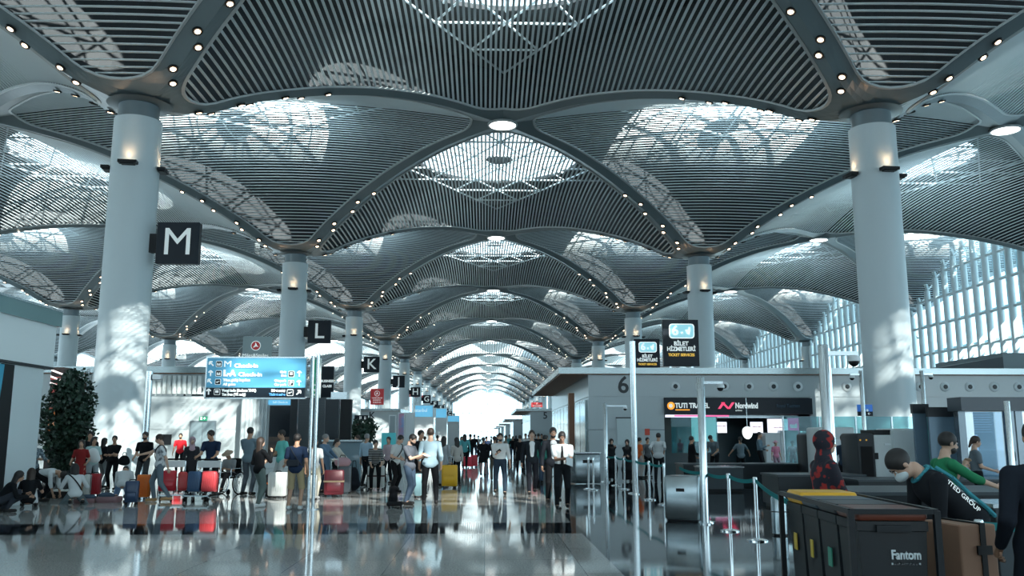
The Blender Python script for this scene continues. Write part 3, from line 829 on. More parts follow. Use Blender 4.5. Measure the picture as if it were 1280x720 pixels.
def person(label, pos, h=1.72, face=0, feet=None, hands=None, pelvis=None, lean=0, side=0, head=(0, 0), woman=False, skin='mid', hair=('short', 'black'),
           top=('tee', (.2, .2, .2)), bottom=('long', (.03, .035, .045)), shoes=(.02, .02, .02), res=.018, group=None, knee=None, elbow=None, build=1.0, beard=False, loose=False, extras=(), topmat=None, hairmat=None):
    s = h / 1.75; b = build
    t = thing('person', label, 'person', pos, math.radians(face), group)
    feet = feet or ((-.11, 0, 0), (.11, .02, 0)); hands = hands or ((-.27, -.04, .80), (.27, -.04, .80))
    P = np.array(pelvis if pelvis else (0, 0, .93)) * s
    T = ry(math.radians(side)) @ rx(math.radians(lean))     # torso frame (lean > 0 bows towards -Y)
    up = T @ np.array([0, 0, 1.0])
    def tp(x, y, z): return P + T @ (np.array([x, y, z]) * s)
    sw = .165 if woman else .19
    neck = tp(0, .01, .50); sh = [tp(-sw, .01, .425), tp(sw, .01, .425)]
    H = T @ rx(math.radians(head[0] - lean * .55)) @ rzm(math.radians(head[1]))
    hc = neck + T @ np.array([0, -.02 * s, .038 * s]) + H @ np.array([0, -.015, .125]) * s
    hips = [P + np.array([-.09, 0, -.02]) * s, P + np.array([.09, 0, -.02]) * s]
    SK = mat('skin_' + skin, SKIN[skin], .55)
    kn = []; an = []; el = []; wr = []
    for i in (0, 1):
        f = np.array(feet[i], float) * s; sg = -1 if i == 0 else 1
        ankle = f + np.array([0, .03, .085]) * s
        k_, a_ = ik(hips[i], ankle, .435 * s, .43 * s, knee or (sg * .12, -1, .05)); kn.append(k_); an.append(a_)
        w_ = np.array(hands[i], float) * s
        e_, w2 = ik(sh[i], w_, .29 * s, .255 * s, (sg * elbow[0], elbow[1], elbow[2]) if elbow else (sg * .28, 1, -.25)); el.append(e_); wr.append(w2)
    # --- body
    B = SDF()
    B.ell(tp(0, 0, .0), np.array([.155 * b, .108 * b, .12]) * s, T).ell(tp(0, 0, .18), np.array([.13 * b, .095 * b, .16]) * s, T, .05).ell(tp(0, 0, .34), np.array([.158 * b, .108 * b, .16]) * s, T, .05)
    B.cone(tp(0, .01, .44), neck + up * .06 * s, .068 * s, .052 * s, .03)
    for i in (0, 1):
        B.cone(tp(0, .01, .47), sh[i], .045 * s, .054 * s, .03).cone(sh[i], el[i], .052 * s * b, .038 * s, .02).cone(el[i], wr[i], .038 * s, .026 * s, .015)
        B.cone(hips[i], kn[i], .082 * s * b, .053 * s, .03).cone(kn[i], an[i], .054 * s, .036 * s, .02)
        d = wr[i] - el[i]; d /= np.linalg.norm(d); palm = wr[i] + d * .055 * s
        B.cone(wr[i] + d * .015 * s, wr[i] + d * .085 * s, .024 * s, .026 * s, .01, .75)
        fdir = np.array(feet[i], float) * s
        B.cone(an[i], fdir + np.array([0, -.08, .035]) * s, .034 * s, .03 * s, .02)
    B.ell(hc + H @ np.array([0, .015, .025]) * s, np.array([.076, .092, .092]) * s, H, .02).ell(hc + H @ np.array([0, -.02, -.05]) * s, np.array([.055, .07, .065]) * s, H, .03)
    B.cone(hc + H @ np.array([0, -.075, .005]) * s, hc + H @ np.array([0, -.098, -.028]) * s, .009 * s, .015 * s, .012)
    for sg in (-1, 1): B.ell(hc + H @ np.array([sg * .078, .01, -.005]) * s, np.array([.010, .02, .032]) * s, H, .008)
    fine = res <= .009
    fing = []
    for i in (0, 1):
        d = wr[i] - el[i]; d /= np.linalg.norm(d); sg = -1 if i == 0 else 1
        a = np.cross(d, [sg, 0, 0]); 
        if np.linalg.norm(a) < .3: a = np.cross(d, [0, 0, 1.0])
        a /= np.linalg.norm(a); n_ = np.cross(a, d) * sg; n_ = n_ if n_ @ (np.array([0, 0, .0]) * 1 + tp(0, -.1, .2) - wr[i]) > 0 else -n_
        for q, L in zip((-1.5, -.5, .5, 1.5), (.066, .078, .074, .058)):
            r0 = wr[i] + d * .088 * s + a * q * .0165 * s; r1 = r0 + (d * .85 + n_ * .4) * L * .5 * s; r2 = r1 + (d * .35 + n_ * .9) * L * .5 * s
            fing.append((r0 - d * .015 * s, r1, r2))
        r0 = wr[i] + d * .035 * s - a * .022 * s; r1 = r0 + (-a * .7 + d * .7) * .035 * s; r2 = r1 + (d * .8 + n_ * .5) * .03 * s
        fing.append((r0, r1, r2))
    if fine:
        for r0, r1, r2 in fing: B.cone(r0, r1, .0098 * s, .009 * s, .005).cone(r1, r2, .009 * s, .0075 * s, .003)
    def face_bits(mb):
        if not fine:
            mb.use(SK)
            for r0, r1, r2 in fing: mb.tube(r0, r1, .0098 * s, .009 * s, n=5).tube(r1, r2, .009 * s, .007 * s, n=5)
        if res > .02: return
        hp = lambda x, y, z: tuple(hc + H @ np.array([x, y, z]) * s)
        for sg in (-1, 1):
            mb.use(mat('eye_white', (.6, .6, .6), .3)).tube(hp(sg * .031, -.070, .012), hp(sg * .031, -.0815, .012), .010 * s, .008 * s, n=8)
            mb.use(INK).tube(hp(sg * .031, -.078, .012), hp(sg * .031, -.0835, .012), .006 * s, n=8)
            mb.use(mat('brow_' + hair[1], HAIRC[hair[1]], .8)).tube(hp(sg * .012, -.082, .034), hp(sg * .048, -.072, .036), .0055 * s, .004 * s, n=5)
        mb.use(mat('lips', (.30, .12, .10), .5)).tube(hp(-.024, -.078, -.058), hp(0, -.089, -.056), .005 * s, .0075 * s, n=6).tube(hp(0, -.089, -.056), hp(.024, -.078, -.058), .0075 * s, .005 * s, n=6)
    B.build('body', SK, t, res, face_bits)
    # --- hair and headwear
    hm = hairmat or mat('hair_' + hair[1], HAIRC[hair[1]], .6); st = hair[0]
    def hl(x, y, z): return hc + H @ np.array([x, y, z]) * s
    hr = min(res, .014)
    if st != 'none':
        A = SDF(); nm = 'hair'
        if st in ('short', 'bald'):
            A.ell(hl(0, .022, .034), np.array([.087, .103, .098]) * s, H).cut(hl(0, -.105, -.04), np.array([.082, .1, .105]) * s, H).cut(hl(0, 0, -.13), np.array([.2, .2, .10]) * s, H)
        elif st == 'long':
            A.ell(hl(0, .025, .03), np.array([.09, .105, .102]) * s, H).cone(hl(-.05, .05, 0), hl(-.06, .07, -.26), .05 * s, .04 * s, .03).cone(hl(.05, .05, 0), hl(.06, .07, -.26), .05 * s, .04 * s, .03).cone(hl(0, .07, 0), hl(0, .09, -.30), .06 * s, .05 * s, .03)
            A.cut(hl(0, -.11, -.04), np.array([.066, .1, .115]) * s, H)
        elif st == 'bun':
            A.ell(hl(0, .022, .034), np.array([.086, .102, .098]) * s, H).cut(hl(0, -.105, -.04), np.array([.082, .1, .105]) * s, H).cut(hl(0, 0, -.15), np.array([.2, .2, .12]) * s, H).cone(hl(0, .10, .0), hl(0, .14, -.12), .04 * s, .022 * s, .02)
        elif st in ('hijab', 'veil'):
            nm = 'headscarf'
            A.ell(hl(0, .022, .025), np.array([.100, .114, .112]) * s, H).cone(hl(0, .03, -.05), neck, .070 * s, .080 * s, .025).cone(neck, tp(0, 0, .40), .085 * s, .13 * s, .03)
            A.cut(hl(0, -.125, -.012), np.array([.072, .085, .085]) * s, H)
        elif st == 'cap':
            nm = 'cap'
            A.ell(hl(0, .02, .045), np.array([.092, .107, .088]) * s, H).cut(hl(0, 0, -.10), np.array([.3, .3, .12]) * s, H).ell(hl(0, -.13, .035), np.array([.07, .075, .01]) * s, H, .01)
        elif st == 'hat':
            nm = 'sun_hat'
            A.ell(hl(0, .02, .055), np.array([.10, .115, .09]) * s, H).cut(hl(0, 0, -.09), np.array([.3, .3, .12]) * s, H).ell(hl(0, .01, .04), np.array([.19, .2, .014]) * s, H, .015)
        A.build(nm, hm, t, hr)
        if st in ('cap', 'hat'):
            A = SDF(); A.ell(hl(0, .026, .02), np.array([.084, .1, .09]) * s, H).cut(hl(0, -.105, -.04), np.array([.084, .1, .11]) * s, H).cut(hl(0, 0, -.15), np.array([.2, .2, .12]) * s, H)
            A.build('hair', mat('hair_black', HAIRC['black'], .6), t, hr)
    if beard:
        A = SDF(); A.ell(hl(0, -.030, -.062), np.array([.060, .066, .055]) * s, H).cut(hl(0, -.075, -.010), np.array([.075, .09, .046]) * s, H); A.build('beard', mat('hair_' + hair[1], HAIRC[hair[1]], .6), t, min(hr, .010))
    # --- clothes
    e = .016
    kind, col = top[0], top[1]; cm = topmat or cloth(col)
    G = SDF(); tuck = kind in ('shirt_short', 'shirt', 'rolled') and not loose
    G.ell(tp(0, 0, .03 if tuck else -.01), np.array([(.145 if tuck else .182) * b, (.10 if tuck else .137) * b, .14 if tuck else .13]) * s, T, .03).ell(tp(0, 0, .18), np.array([.145 * b, .11 * b, .17]) * s, T, .05).ell(tp(0, 0, .34), np.array([.17 * b, .122 * b, .165]) * s, T, .05)
    if kind in ('tee', 'jacket', 'rolled', 'shirt', 'vest') and not tuck: G.cut(tp(0, 0, -.37), np.array([.5, .5, .26]) * s, T)
    for i in (0, 1):
        G.cone(tp(0, .01, .465), sh[i], .050 * s, .058 * s, .03)
        if kind in ('tee', 'dress', 'shirt_short'): G.cone(sh[i], sh[i] + (el[i] - sh[i]) * .62, .060 * s * b, .060 * s * b, .015)
        elif kind == 'vest': pass
        else:
            G.cone(sh[i], el[i], .060 * s * b, .051 * s, .015)
            G.cone(el[i], el[i] + (wr[i] - el[i]) * (.35 if kind == 'rolled' else .93), .053 * s, (.047 if kind == 'rolled' else .037) * s, .015)
    if kind == 'coat': G.cone(tp(0, 0, .05), P + np.array([0, 0, -.36]) * s, .165 * s * b, .215 * s * b, .04, .78).cut(P + np.array([0, 0, -.60]) * s, np.array([.6, .6, .26]) * s)
    if kind == 'dress': G.cone(tp(0, 0, .05), P + np.array([0, 0, -.46]) * s, .15 * s, .23 * s, .04, .8).cut(P + np.array([0, 0, -.72]) * s, np.array([.6, .6, .26]) * s)
    if kind == 'abaya':
        z_ = min(an[0][2], an[1][2]); c_ = (an[0] + an[1]) / 2; G.cone(tp(0, 0, .08), np.array([c_[0], c_[1], z_ + .06]), .18 * s, .24 * s, .05, .85)
        for i in (0, 1): G.cone(hips[i], kn[i], .12 * s, .12 * s, .05).cone(kn[i], an[i], .12 * s, .10 * s, .05)
        G.cut((c_[0], c_[1], z_ - .34), (.8, .8, .34))
    G.cut(neck + up * .10 * s + T @ np.array([0, -.03, 0]), np.array([.065, .075, .10]) * s, T)
    G.build({'tee': 't_shirt', 'shirt': 'shirt', 'rolled': 'shirt', 'shirt_short': 'shirt', 'jacket': 'jacket', 'coat': 'coat', 'dress': 'dress', 'abaya': 'robe', 'vest': 'vest'}[kind], cm, t, res)
    if kind == 'jacket' and len(top) > 2:
        A = SDF(); A.cone(tp(0, -.082 * b, .42), tp(0, -.078 * b, .06), .078 * s, .050 * s, .03, .72).ell(tp(0, -.09 * b, .30), np.array([.06, .045, .16]) * s, T, .03); A.build('shirt_front', cloth(top[2]), t, min(res, .014))
    if kind not in ('abaya',):
        bk, bc = bottom[0], bottom[1]; Lg = SDF()
        if bk != 'none':
            if bk == 'skirt': Lg.ell(P, np.array([.17, .12, .12]) * s, T).cone(P, (kn[0] + kn[1]) / 2 + (an[0] + an[1]) / 2 - (kn[0] + kn[1]) / 2 - np.array([0, 0, -.12]) , .15 * s, .20 * s, .04, .8)
            else:
                Lg.ell(P + up * .0 * s, np.array([.163 * b, .118 * b, .11]) * s, T)
                for i in (0, 1):
                    Lg.cone(hips[i], kn[i], .094 * s * b, .068 * s, .03)
                    if bk == 'long': Lg.cone(kn[i], an[i] + (kn[i] - an[i]) * .06, .068 * s, .052 * s, .02)
                    else: Lg.cone(kn[i] + (hips[i] - kn[i]) * .05, kn[i] + (hips[i] - kn[i]) * .02, .076 * s, .078 * s, .01)
            Lg.build({'long': 'trousers', 'shorts': 'shorts', 'skirt': 'skirt'}[bk], cloth(bc), t, res)
    for i in (0, 1):
        f = np.array(feet[i], float) * s; A = SDF()
        pt = np.array([0, -1.0, 0]) if f[2] < .06 else np.array([0, -.6, -.6])
        A.cone(f + np.array([0, .06, .048]) * s, f + pt * .15 * s + np.array([0, 0, .040]) * s, .045 * s, .038 * s, .02, 1.0).cone(an[i] + np.array([0, 0, -.02]) * s, f + np.array([0, .03, .05]) * s, .045 * s, .045 * s, .02)
        A.build('shoe', cloth(shoes, .5), t, max(.010, res * .7))
    info = dict(t=t, P=P, T=T, s=s, sh=sh, el=el, wr=wr, hc=hc, H=H, neck=neck, tp=tp, hl=hl, res=res, kn=kn, an=an)
    for e_ in extras: e_(info)
    PEOPLE.append(info)
    return info
def wpt(info, v):
    """a point of the person's own space in the world"""
    t = info['t']; a = t.rotation_euler.z; v = np.array(v, float)
    return Vector((t.location.x + v[0] * math.cos(a) - v[1] * math.sin(a), t.location.y + v[0] * math.sin(a) + v[1] * math.cos(a), t.location.z + v[2]))
def worn(info, name, label, cat, mb_fn, m, smooth=True):
    """something carried: its own top-level object standing at the wearer's place"""
    mb = MB(); mb_fn(mb)
    if cat == 'strap': return mb.build(name, m, info['t'], smooth)
    o = mb.build(name, m, None, smooth); o.location = info['t'].location; o.rotation_euler = info['t'].rotation_euler
    tag(o, label, cat); return o
def strap(mb, info, x0, x1, w=.02, low=.05):
    """cross-body strap round the torso"""
    pts = []
    for k in range(20):
        a = 2 * PI * k / 20; x = x0 + (x1 - x0) * (.5 + .5 * math.cos(a)); z = .50 - (.50 - low) * (.5 - .5 * math.cos(a)) if True else 0
        y = -.138 * math.sin(a); pts.append(tuple(info['tp'](x * (1 if abs(x) < .18 else .95), y, z)))
    mb.path(pts + [pts[0]], w, n=5)
# ================================================================ luggage
RUB = mat('rubber', (.008, .008, .009), .7, spec=.2)
def suitcase(label, pos, w_, d_, h_, col, rz=0, ribs=True, handle=.0, strapc=None, group=None, rough=.35, tilt=0):
    t = thing('suitcase', label, 'suitcase', pos, math.radians(rz), group)
    if tilt: t.rotation_euler.x = math.radians(tilt)
    m = mat('shell_%d_%d_%d' % tuple(int(c * 999) for c in col), col, rough)
    z0 = .06; b = MB().rbox(-w_ / 2, w_ / 2, -d_ / 2, d_ / 2, z0, h_, min(.06, d_ * .25), 4)
    if ribs:
        n_ = 7
        for k in range(n_):
            x = -w_ * .38 + w_ * .76 * k / (n_ - 1); b.box(x - w_ * .028, x + w_ * .028, -d_ / 2 - .012, d_ / 2 + .012, z0 + .07, h_ - .07)
    b.build('shell', m, t, True)
    MB().box(-w_ / 2 - .004, w_ / 2 + .004, -.012, .012, z0 + .05, h_ - .02).build('zip', RUB, t)
    if not ribs: MB().rbox(-w_ * .38, w_ * .38, -d_ / 2 - .03, -d_ / 2 + .01, z0 + .08, h_ * .55, .03, axis='z').build('front_pocket', m, t, True)
    for sx in (-1, 1):
        for sy in (-1, 1): MB().tube((sx * w_ * .38 - .012, sy * d_ * .33, .03), (sx * w_ * .38 + .012, sy * d_ * .33, .03), .03, n=12).build('wheel', RUB, t, True)
    MB().path([(-.07, 0, h_ - .005), (-.06, 0, h_ + .03), (.06, 0, h_ + .03), (.07, 0, h_ - .005)], .011, 6).build('grip', RUB, t)
    if handle: MB().tube((-.09, d_ * .3, h_ - .02), (-.09, d_ * .3, h_ + handle), .009, n=6).tube((.09, d_ * .3, h_ - .02), (.09, d_ * .3, h_ + handle), .009, n=6).tube((-.10, d_ * .3, h_ + handle), (.10, d_ * .3, h_ + handle), .016, n=8).build('telescopic_handle', STEEL, t)
    if strapc: MB().box(-w_ / 2 - .012, w_ / 2 + .012, -d_ / 2 - .02, d_ / 2 + .02, h_ * .55, h_ * .55 + .045).build('luggage_strap', cloth(strapc), t)
    return t
def soft_bag(name, label, cat, pos, w_, d_, h_, col, rz=0, handles=True, group=None):
    t = thing(name, label, cat, pos, math.radians(rz), group)
    A = SDF(); A.ell((0, 0, h_ * .45), (w_ * .52, d_ * .52, h_ * .5), k=.05).cone((-w_ * .33, 0, h_ * .25), (w_ * .33, 0, h_ * .25), d_ * .42, d_ * .42, .08)
    A.build('bag_body', cloth(col), t, max(.012, w_ / 30))
    if handles: MB().path([(-w_ * .2, 0, h_ * .85), (-w_ * .14, 0, h_ * 1.2), (w_ * .14, 0, h_ * 1.2), (w_ * .2, 0, h_ * .85)], .012, 6).build('handle', RUB, t)
    return t
def trolley(label, pos, rz):
    t = thing('luggage_trolley', label, 'luggage trolley', pos, math.radians(rz), 'airport luggage trolleys')
    MB().box(-.32, .32, -.5, .35, .13, .16).box(-.32, -.29, -.5, .35, .10, .19).box(.29, .32, -.5, .35, .10, .19).build('platform', STEEL, t)
    MB().path([(-.30, .33, .15), (-.30, .45, .95), (.30, .45, .95), (.30, .33, .15)], .018, 8).tube((-.30, .38, .55), (.30, .38, .55), .012).build('frame', STEEL, t, True)
    MB().tube((-.27, .50, 1.0), (.27, .50, 1.0), .022).build('push_bar', RUB, t, True)
    MB().box(-.28, .28, .40, .42, .80, .97).build('advert_plate', mat('plate_white', (.7, .75, .75), .4), t)
    for p in ((-.27, -.42), (.27, -.42), (0, .3)): MB().tube((p[0] - .02, p[1], .065), (p[0] + .02, p[1], .065), .065, n=14).tube((p[0], p[1], .065), (p[0], p[1], .14), .015, n=6).build('wheel', RUB, t, True)
    return t
# ================================================================ who stands where
def L(x, D): q = at(x, 545, D); return (q.x, D, 0)
def G_(x, y): q = gp(x, y); return (q.x, q.y, 0)
def hh(ytop, D): return EYE + (544.7 - ytop) * D / F
JEAN = (.055, .085, .13); BLK = (.007, .008, .010); NAVY = (.016, .03, .065); GREY = (.22, .24, .25); CREAM = (.55, .53, .48); WHT = (.56, .59, .60)
walk = lambda a=1: dict(feet=((-.09, -.24 * a, 0), (.09, .26 * a, .05)), hands=((-.27, .12 * a, .84), (.27, -.2 * a, .86)))
TEEPAT = noise_col(mat('speckled_tee', (.5, .5, .5), .9), (.62, .64, .65), (.16, .18, .2), 14, 2, lo=.48, hi=.60)
CHECK = noise_col(mat('checked_shirt', (.2, .25, .3), .9), (.20, .27, .30), (.07, .10, .13), 22, 1, lo=.4, hi=.6)
# far left, by the shop corner
person('man in blue-grey checked shirt standing by the white shop corner', L(44, 23.6), 1.58, 55, hands=((-.1, -.42, 1.12), (.2, -.40, 1.08)), top=('shirt', GREY), topmat=CHECK, loose=True, bottom=('long', BLK), res=.02)
person('crouching person in black behind the woman in white trousers', L(15, 19.6), 1.6, 120, pelvis=(0, .15, .28), lean=38, feet=((-.12, -.05, 0), (.12, .05, 0)), hands=((-.2, -.45, .35), (.2, -.4, .4)), top=('shirt', BLK), loose=True, hair=('long', 'black'), woman=True, res=.02)
person('crouching woman in black top and white trousers, leftmost on the floor', G_(35, 634), 1.62, 200, pelvis=(0, .12, .20), lean=22, feet=((-.15, -.22, 0), (.15, -.18, 0)), hands=((-.2, -.38, .42), (.2, -.4, .4)), top=('tee', BLK), bottom=('long', WHT), hair=('long', 'brown'), woman=True, res=.02)
person('woman in white blouse and black skirt bending over an open suitcase', L(63, 22.8), 1.66, 80, pelvis=(0, .22, .72), lean=88, head=(70, 0), feet=((-.1, .0, 0), (.1, .15, 0)), hands=((-.18, -.34, .16), (.15, -.30, .2)), top=('rolled', WHT), bottom=('long', BLK), hair=('short', 'black'), woman=True, res=.018, knee=(0, -1, .1))
kn_ = person('kneeling person in white shirt with black strap across the back', G_(92, 630), 1.66, 215, pelvis=(0, .05, .26), lean=24, feet=((-.14, .28, .02), (.14, .22, .02)), hands=((-.25, -.35, .45), (.2, -.42, .5)), top=('rolled', WHT), bottom=('long', (.10, .13, .14)), loose=True, hair=('long', 'black'), woman=True, res=.018)
worn(kn_, 'shoulder_strap', 'black strap crossing the white shirt of the kneeling person', 'strap', lambda m: strap(m, kn_, -.15, .15, .016), cloth(BLK))
person('person in white shirt and denim shorts kneeling bent beside navy suitcase', G_(152, 623), 1.55, 195, pelvis=(0, .0, .40), lean=44, head=(58, 0), feet=((-.12, .3, .02), (.12, .25, .02)), hands=((-.25, -.4, .2), (.2, -.42, .2)), top=('rolled', WHT), loose=True, bottom=('shorts', (.16, .26, .42)), res=.018)
person('woman in long red dress with white cardigan sleeves', L(103, 25.5), 1.52, 10, hands=((-.24, -.2, .98), (.24, -.2, .98)), top=('dress', (.22, .02, .02)), bottom=('none', BLK), hair=('long', 'black'), woman=True, res=.02)
person('woman in pale teal top carrying a white jacket', L(118, 26.5), 1.60, 40, hands=((-.16, -.32, 1.05), (.18, -.3, 1.05)), top=('tee', (.36, .50, .50)), bottom=('long', (.3, .34, .36)), hair=('long', 'black'), woman=True, res=.02)
person('man with black hair in black, behind the woman with white jacket', L(113, 28.3), 1.76, 20, top=('tee', BLK), bottom=('long', BLK), res=.022)
person('woman with long black hair, all in black, beside the M column', L(131, 28.5), 1.57, 150, top=('shirt', BLK), loose=True, bottom=('long', GREY), hair=('long', 'black'), woman=True, res=.022)
bagw = person('woman in black with folded arms in front of the M column', L(144, 27.5), 1.64, 0, head=(0, 12), hands=((.06, -.24, 1.12), (-.06, -.26, 1.10)), elbow=(0, .1, -1), top=('tee', BLK), bottom=('long', BLK), hair=('bun', 'black'), woman=True, skin='mid', res=.02)
soft_bag('handbag', 'black handbag hanging beside the woman with folded arms', 'handbag', (bagw['t'].location.x + .36, 27.4, .74), .30, .14, .30, BLK)
person('man in black t-shirt and black cap near the grey wall', L(182, 27), 1.75, -5, hands=((-.2, -.25, .95), (.2, -.25, .95)), top=('tee', BLK), bottom=('long', (.05, .055, .06)), hair=('short', 'black'), beard=True, res=.02)
gm = person('man in speckled grey t-shirt and grey jeans reaching out left', G_(197, 627), 1.68, -70, head=(18, -10), feet=((-.10, -.12, 0), (.10, .24, .03)), hands=((.06, -.56, 1.16), (.26, .20, .84)), top=('tee', GREY), topmat=TEEPAT, bottom=('long', (.13, .17, .20)), shoes=(.42, .25, .12), skin='fair', hair=('short', 'brown'), res=.014)
worn(gm, 'shoulder_strap', 'black strap over the speckled grey t-shirt', 'strap', lambda m: strap(m, gm, -.16, .16, .014), cloth(BLK))
person('man in red t-shirt by the far grey wall', L(226, 40), 1.74, 10, hands=((-.28, -.1, .85), (.28, -.1, .85)), top=('tee', (.62, .02, .03)), bottom=('long', BLK), beard=True, res=.024)
person('woman in dusty pink headscarf and dark coat between the trolleys', L(241, 26), 1.60, 20, hair=('hijab', 'pink'), hairmat=cloth((.42, .30, .34)), top=('coat', (.03, .03, .035)), bottom=('long', BLK), woman=True, skin='fair', res=.02) if False else None
HAIRC['pink'] = (.42, .30, .34)
person('woman in dusty pink headscarf and dark coat between the trolleys', L(241, 26), 1.60, 20, hair=('hijab', 'pink'), hairmat=cloth((.42, .30, .34)), top=('coat', (.03, .03, .035)), bottom=('long', BLK), woman=True, skin='fair', res=.02)
person('man in navy polo shirt pushing the front luggage trolley', L(266, 24.4), 1.80, -5, head=(18, -25), feet=((-.12, .0, 0), (.12, .25, .03)), hands=((-.23, -.42, 1.02), (.23, -.42, 1.02)), elbow=(0, .6, -.6), lean=8, top=('tee', NAVY), bottom=('long', BLK), skin='mid', res=.016)
person('man in grey-blue t-shirt and grey trousers, tallest, seen from behind', G_(309, 619), 1.87, 165, hands=((-.22, -.3, 1.1), (.12, -.34, 1.12)), top=('tee', (.13, .19, .23)), bottom=('long', (.07, .09, .11)), hair=('short', 'black'), res=.016)
s_ = person('woman with long brown hair, black jacket and grey-green trousers', G_(322, 634), 1.60, 140, feet=((-.1, .05, 0), (.1, -.12, 0)), hands=((-.12, -.26, 1.34), (.18, -.22, 1.1)), top=('shirt', BLK), loose=True, bottom=('long', (.13, .17, .16)), shoes=(.6, .62, .62), hair=('long', 'brown'), woman=True, skin='fair', res=.014)
person('man in mint green t-shirt and pale trousers holding a bottle', L(353, 25.5), 1.80, -50, head=(5, -15), hands=((-.2, -.28, .95), (.24, .0, .84)), top=('tee', (.14, .50, .46)), bottom=('long', (.42, .46, .46)), skin='mid', res=.018, hair=('short', 'black'))
u_ = person('man in navy t-shirt and khaki shorts standing by the sign pole', G_(368, 637), 1.68, 178, feet=((-.13, 0, 0), (.13, .03, 0)), hands=((-.27, .0, .86), (.20, -.24, 1.0)), top=('tee', NAVY), bottom=('shorts', (.36, .29, .17)), shoes=(.5, .55, .55), skin='mid', res=.013)
def sling(m):
    strap(m, u_, -.15, .15, .013); p = u_['tp'](.04, .16, .12); m.rbox(p[0] - .13, p[0] + .13, p[1] - .05, p[1] + .05, p[2] - .07, p[2] + .07, .03, axis='y')
worn(u_, 'sling_bag', 'dark sling bag on the back of the man in khaki shorts', 'bag', sling, cloth((.03, .035, .045)), False)
person('person in white t-shirt and beige trousers behind the sign pole', G_(391, 624), 1.58, 170, top=('tee', WHT), bottom=('long', (.50, .47, .38)), shoes=(.5, .5, .5), res=.018)
person('grey-haired woman in blue cardigan leaning on burgundy suitcase', G_(404, 616), 1.68, 65, head=(5, 12), hands=((-.1, -.42, .98), (.12, -.40, .98)), top=('coat', (.10, .17, .25)), bottom=('long', (.03, .045, .07)), hair=('short', 'grey'), woman=True, skin='fair', res=.016)
person('young woman in cream top with dark hair beside the grey suitcase', L(421, 26.8), 1.55, 70, head=(5, 15), hands=((-.1, -.4, 1.0), (.15, -.42, .98)), top=('shirt', CREAM), loose=True, bottom=('long', BLK), hair=('bun', 'black'), woman=True, skin='fair', res=.018)
person('man in light blue shirt and black trousers near the potted plants', G_(457, 608), 1.70, 150, top=('rolled', (.30, .42, .52)), bottom=('long', BLK), hair=('short', 'grey'), res=.02)
person('woman in pink top standing behind the man in light blue shirt', L(447, 32), 1.66, -60, hands=((-.1, -.35, 1.0), (.25, -.1, .9)), top=('tee', (.45, .30, .30)), bottom=('long', BLK), hair=('bun', 'brown'), woman=True, skin='fair', res=.022)
STR = mat('striped_top', (.02, .02, .025), .9)
nt = STR.node_tree; wv = nt.nodes.new('ShaderNodeTexWave'); wv.bands_direction = 'Z'; wv.inputs['Scale'].default_value = 6; cr = nt.nodes.new('ShaderNodeValToRGB'); cr.color_ramp.elements[0].position = .72; cr.color_ramp.elements[1].position = .8
cr.color_ramp.elements[0].color = (.015, .017, .02, 1); cr.color_ramp.elements[1].color = (.4, .42, .42, 1); tcn = nt.nodes.new('ShaderNodeTexCoord')
nt.links.new(tcn.outputs['Object'], wv.inputs['Vector']); nt.links.new(wv.outputs['Fac'], cr.inputs['Fac']); nt.links.new(cr.outputs['Color'], nt.nodes['Principled BSDF'].inputs['Base Color'])
person('woman in black striped top leaning over the white suitcase', L(470, 26.7), 1.63, 5, pelvis=(0, .12, .88), lean=30, head=(0, 15), hands=((-.12, -.36, .82), (.2, -.38, .85)), top=('rolled', BLK), topmat=STR, bottom=('long', BLK), hair=('bun', 'black'), woman=True, skin='fair', loose=True, res=.018)
person('woman in pale pink top in front of the teal poster', L(486, 31), 1.60, -20, top=('shirt', (.42, .33, .36)), loose=True, bottom=('long', BLK), hair=('bun', 'black'), woman=True, skin='mid', res=.022)
w1 = person('man in white t-shirt and black trousers with shoulder bag', G_(493, 616), 1.68, 60, lean=12, head=(22, 0), hands=((-.16, -.26, 1.0), (.2, -.2, .95)), top=('tee', WHT), bottom=('long', BLK), skin='fair', res=.016)
worn(w1, 'shoulder_strap', 'black strap over the white t-shirt near the queue poles', 'strap', lambda m: strap(m, w1, -.16, .16, .014), cloth(BLK))
g1 = person('bearded man in dark grey t-shirt and blue jeans reading a paper', G_(511, 631), 1.69, 62, head=(30, 0), feet=((-.1, 0, 0), (.1, .1, 0)), hands=((-.08, -.36, 1.18), (.1, -.38, 1.15)), top=('tee', (.09, .10, .12)), bottom=('long', JEAN), skin='fair', beard=True, res=.013)
q = wpt(g1, (0, -.46, 1.15)); o = MB().box(-.1, .1, -.07, .07, 0, .004).build('paper_sheet', WHITE, None); o.location = (q.x, q.y, q.z); o.rotation_euler = (.4, 0, 1.0); tag(o, 'white paper held by the bearded man in jeans', 'paper')
person('man in black shirt behind the light blue shirted man', L(526, 25), 1.79, 40, top=('tee', BLK), bottom=('long', BLK), res=.018)
person('man in light blue shirt and black trousers seen from behind', G_(537, 630), 1.82, 183, feet=((-.15, .02, 0), (.13, 0, 0)), hands=((-.25, -.06, .86), (.25, -.06, .86)), top=('rolled', (.34, .47, .54)), loose=True, bottom=('long', BLK), hair=('short', 'brown'), skin='fair', build=1.05, res=.013)
person('woman with long black hair in long grey coat by the yellow suitcase', L(555, 29.2), 1.62, 160, top=('coat', (.28, .31, .33)), bottom=('long', (.3, .33, .35)), hair=('long', 'black'), woman=True, res=.02)
person('woman with long dark hair in beige sweater by the yellow suitcase', L(571, 30.2), 1.58, -150, top=('shirt', (.42, .40, .37)), loose=True, bottom=('long', BLK), hair=('long', 'black'), woman=True, res=.02)
person('woman in black coat with bare legs walking away', G_(604, 595), 1.58, 175, top=('coat', BLK), bottom=('long', (.30, .20, .20)), hair=('bun', 'black'), woman=True, res=.022, **dict(feet=((-.08, -.15, 0), (.08, .2, .04))))
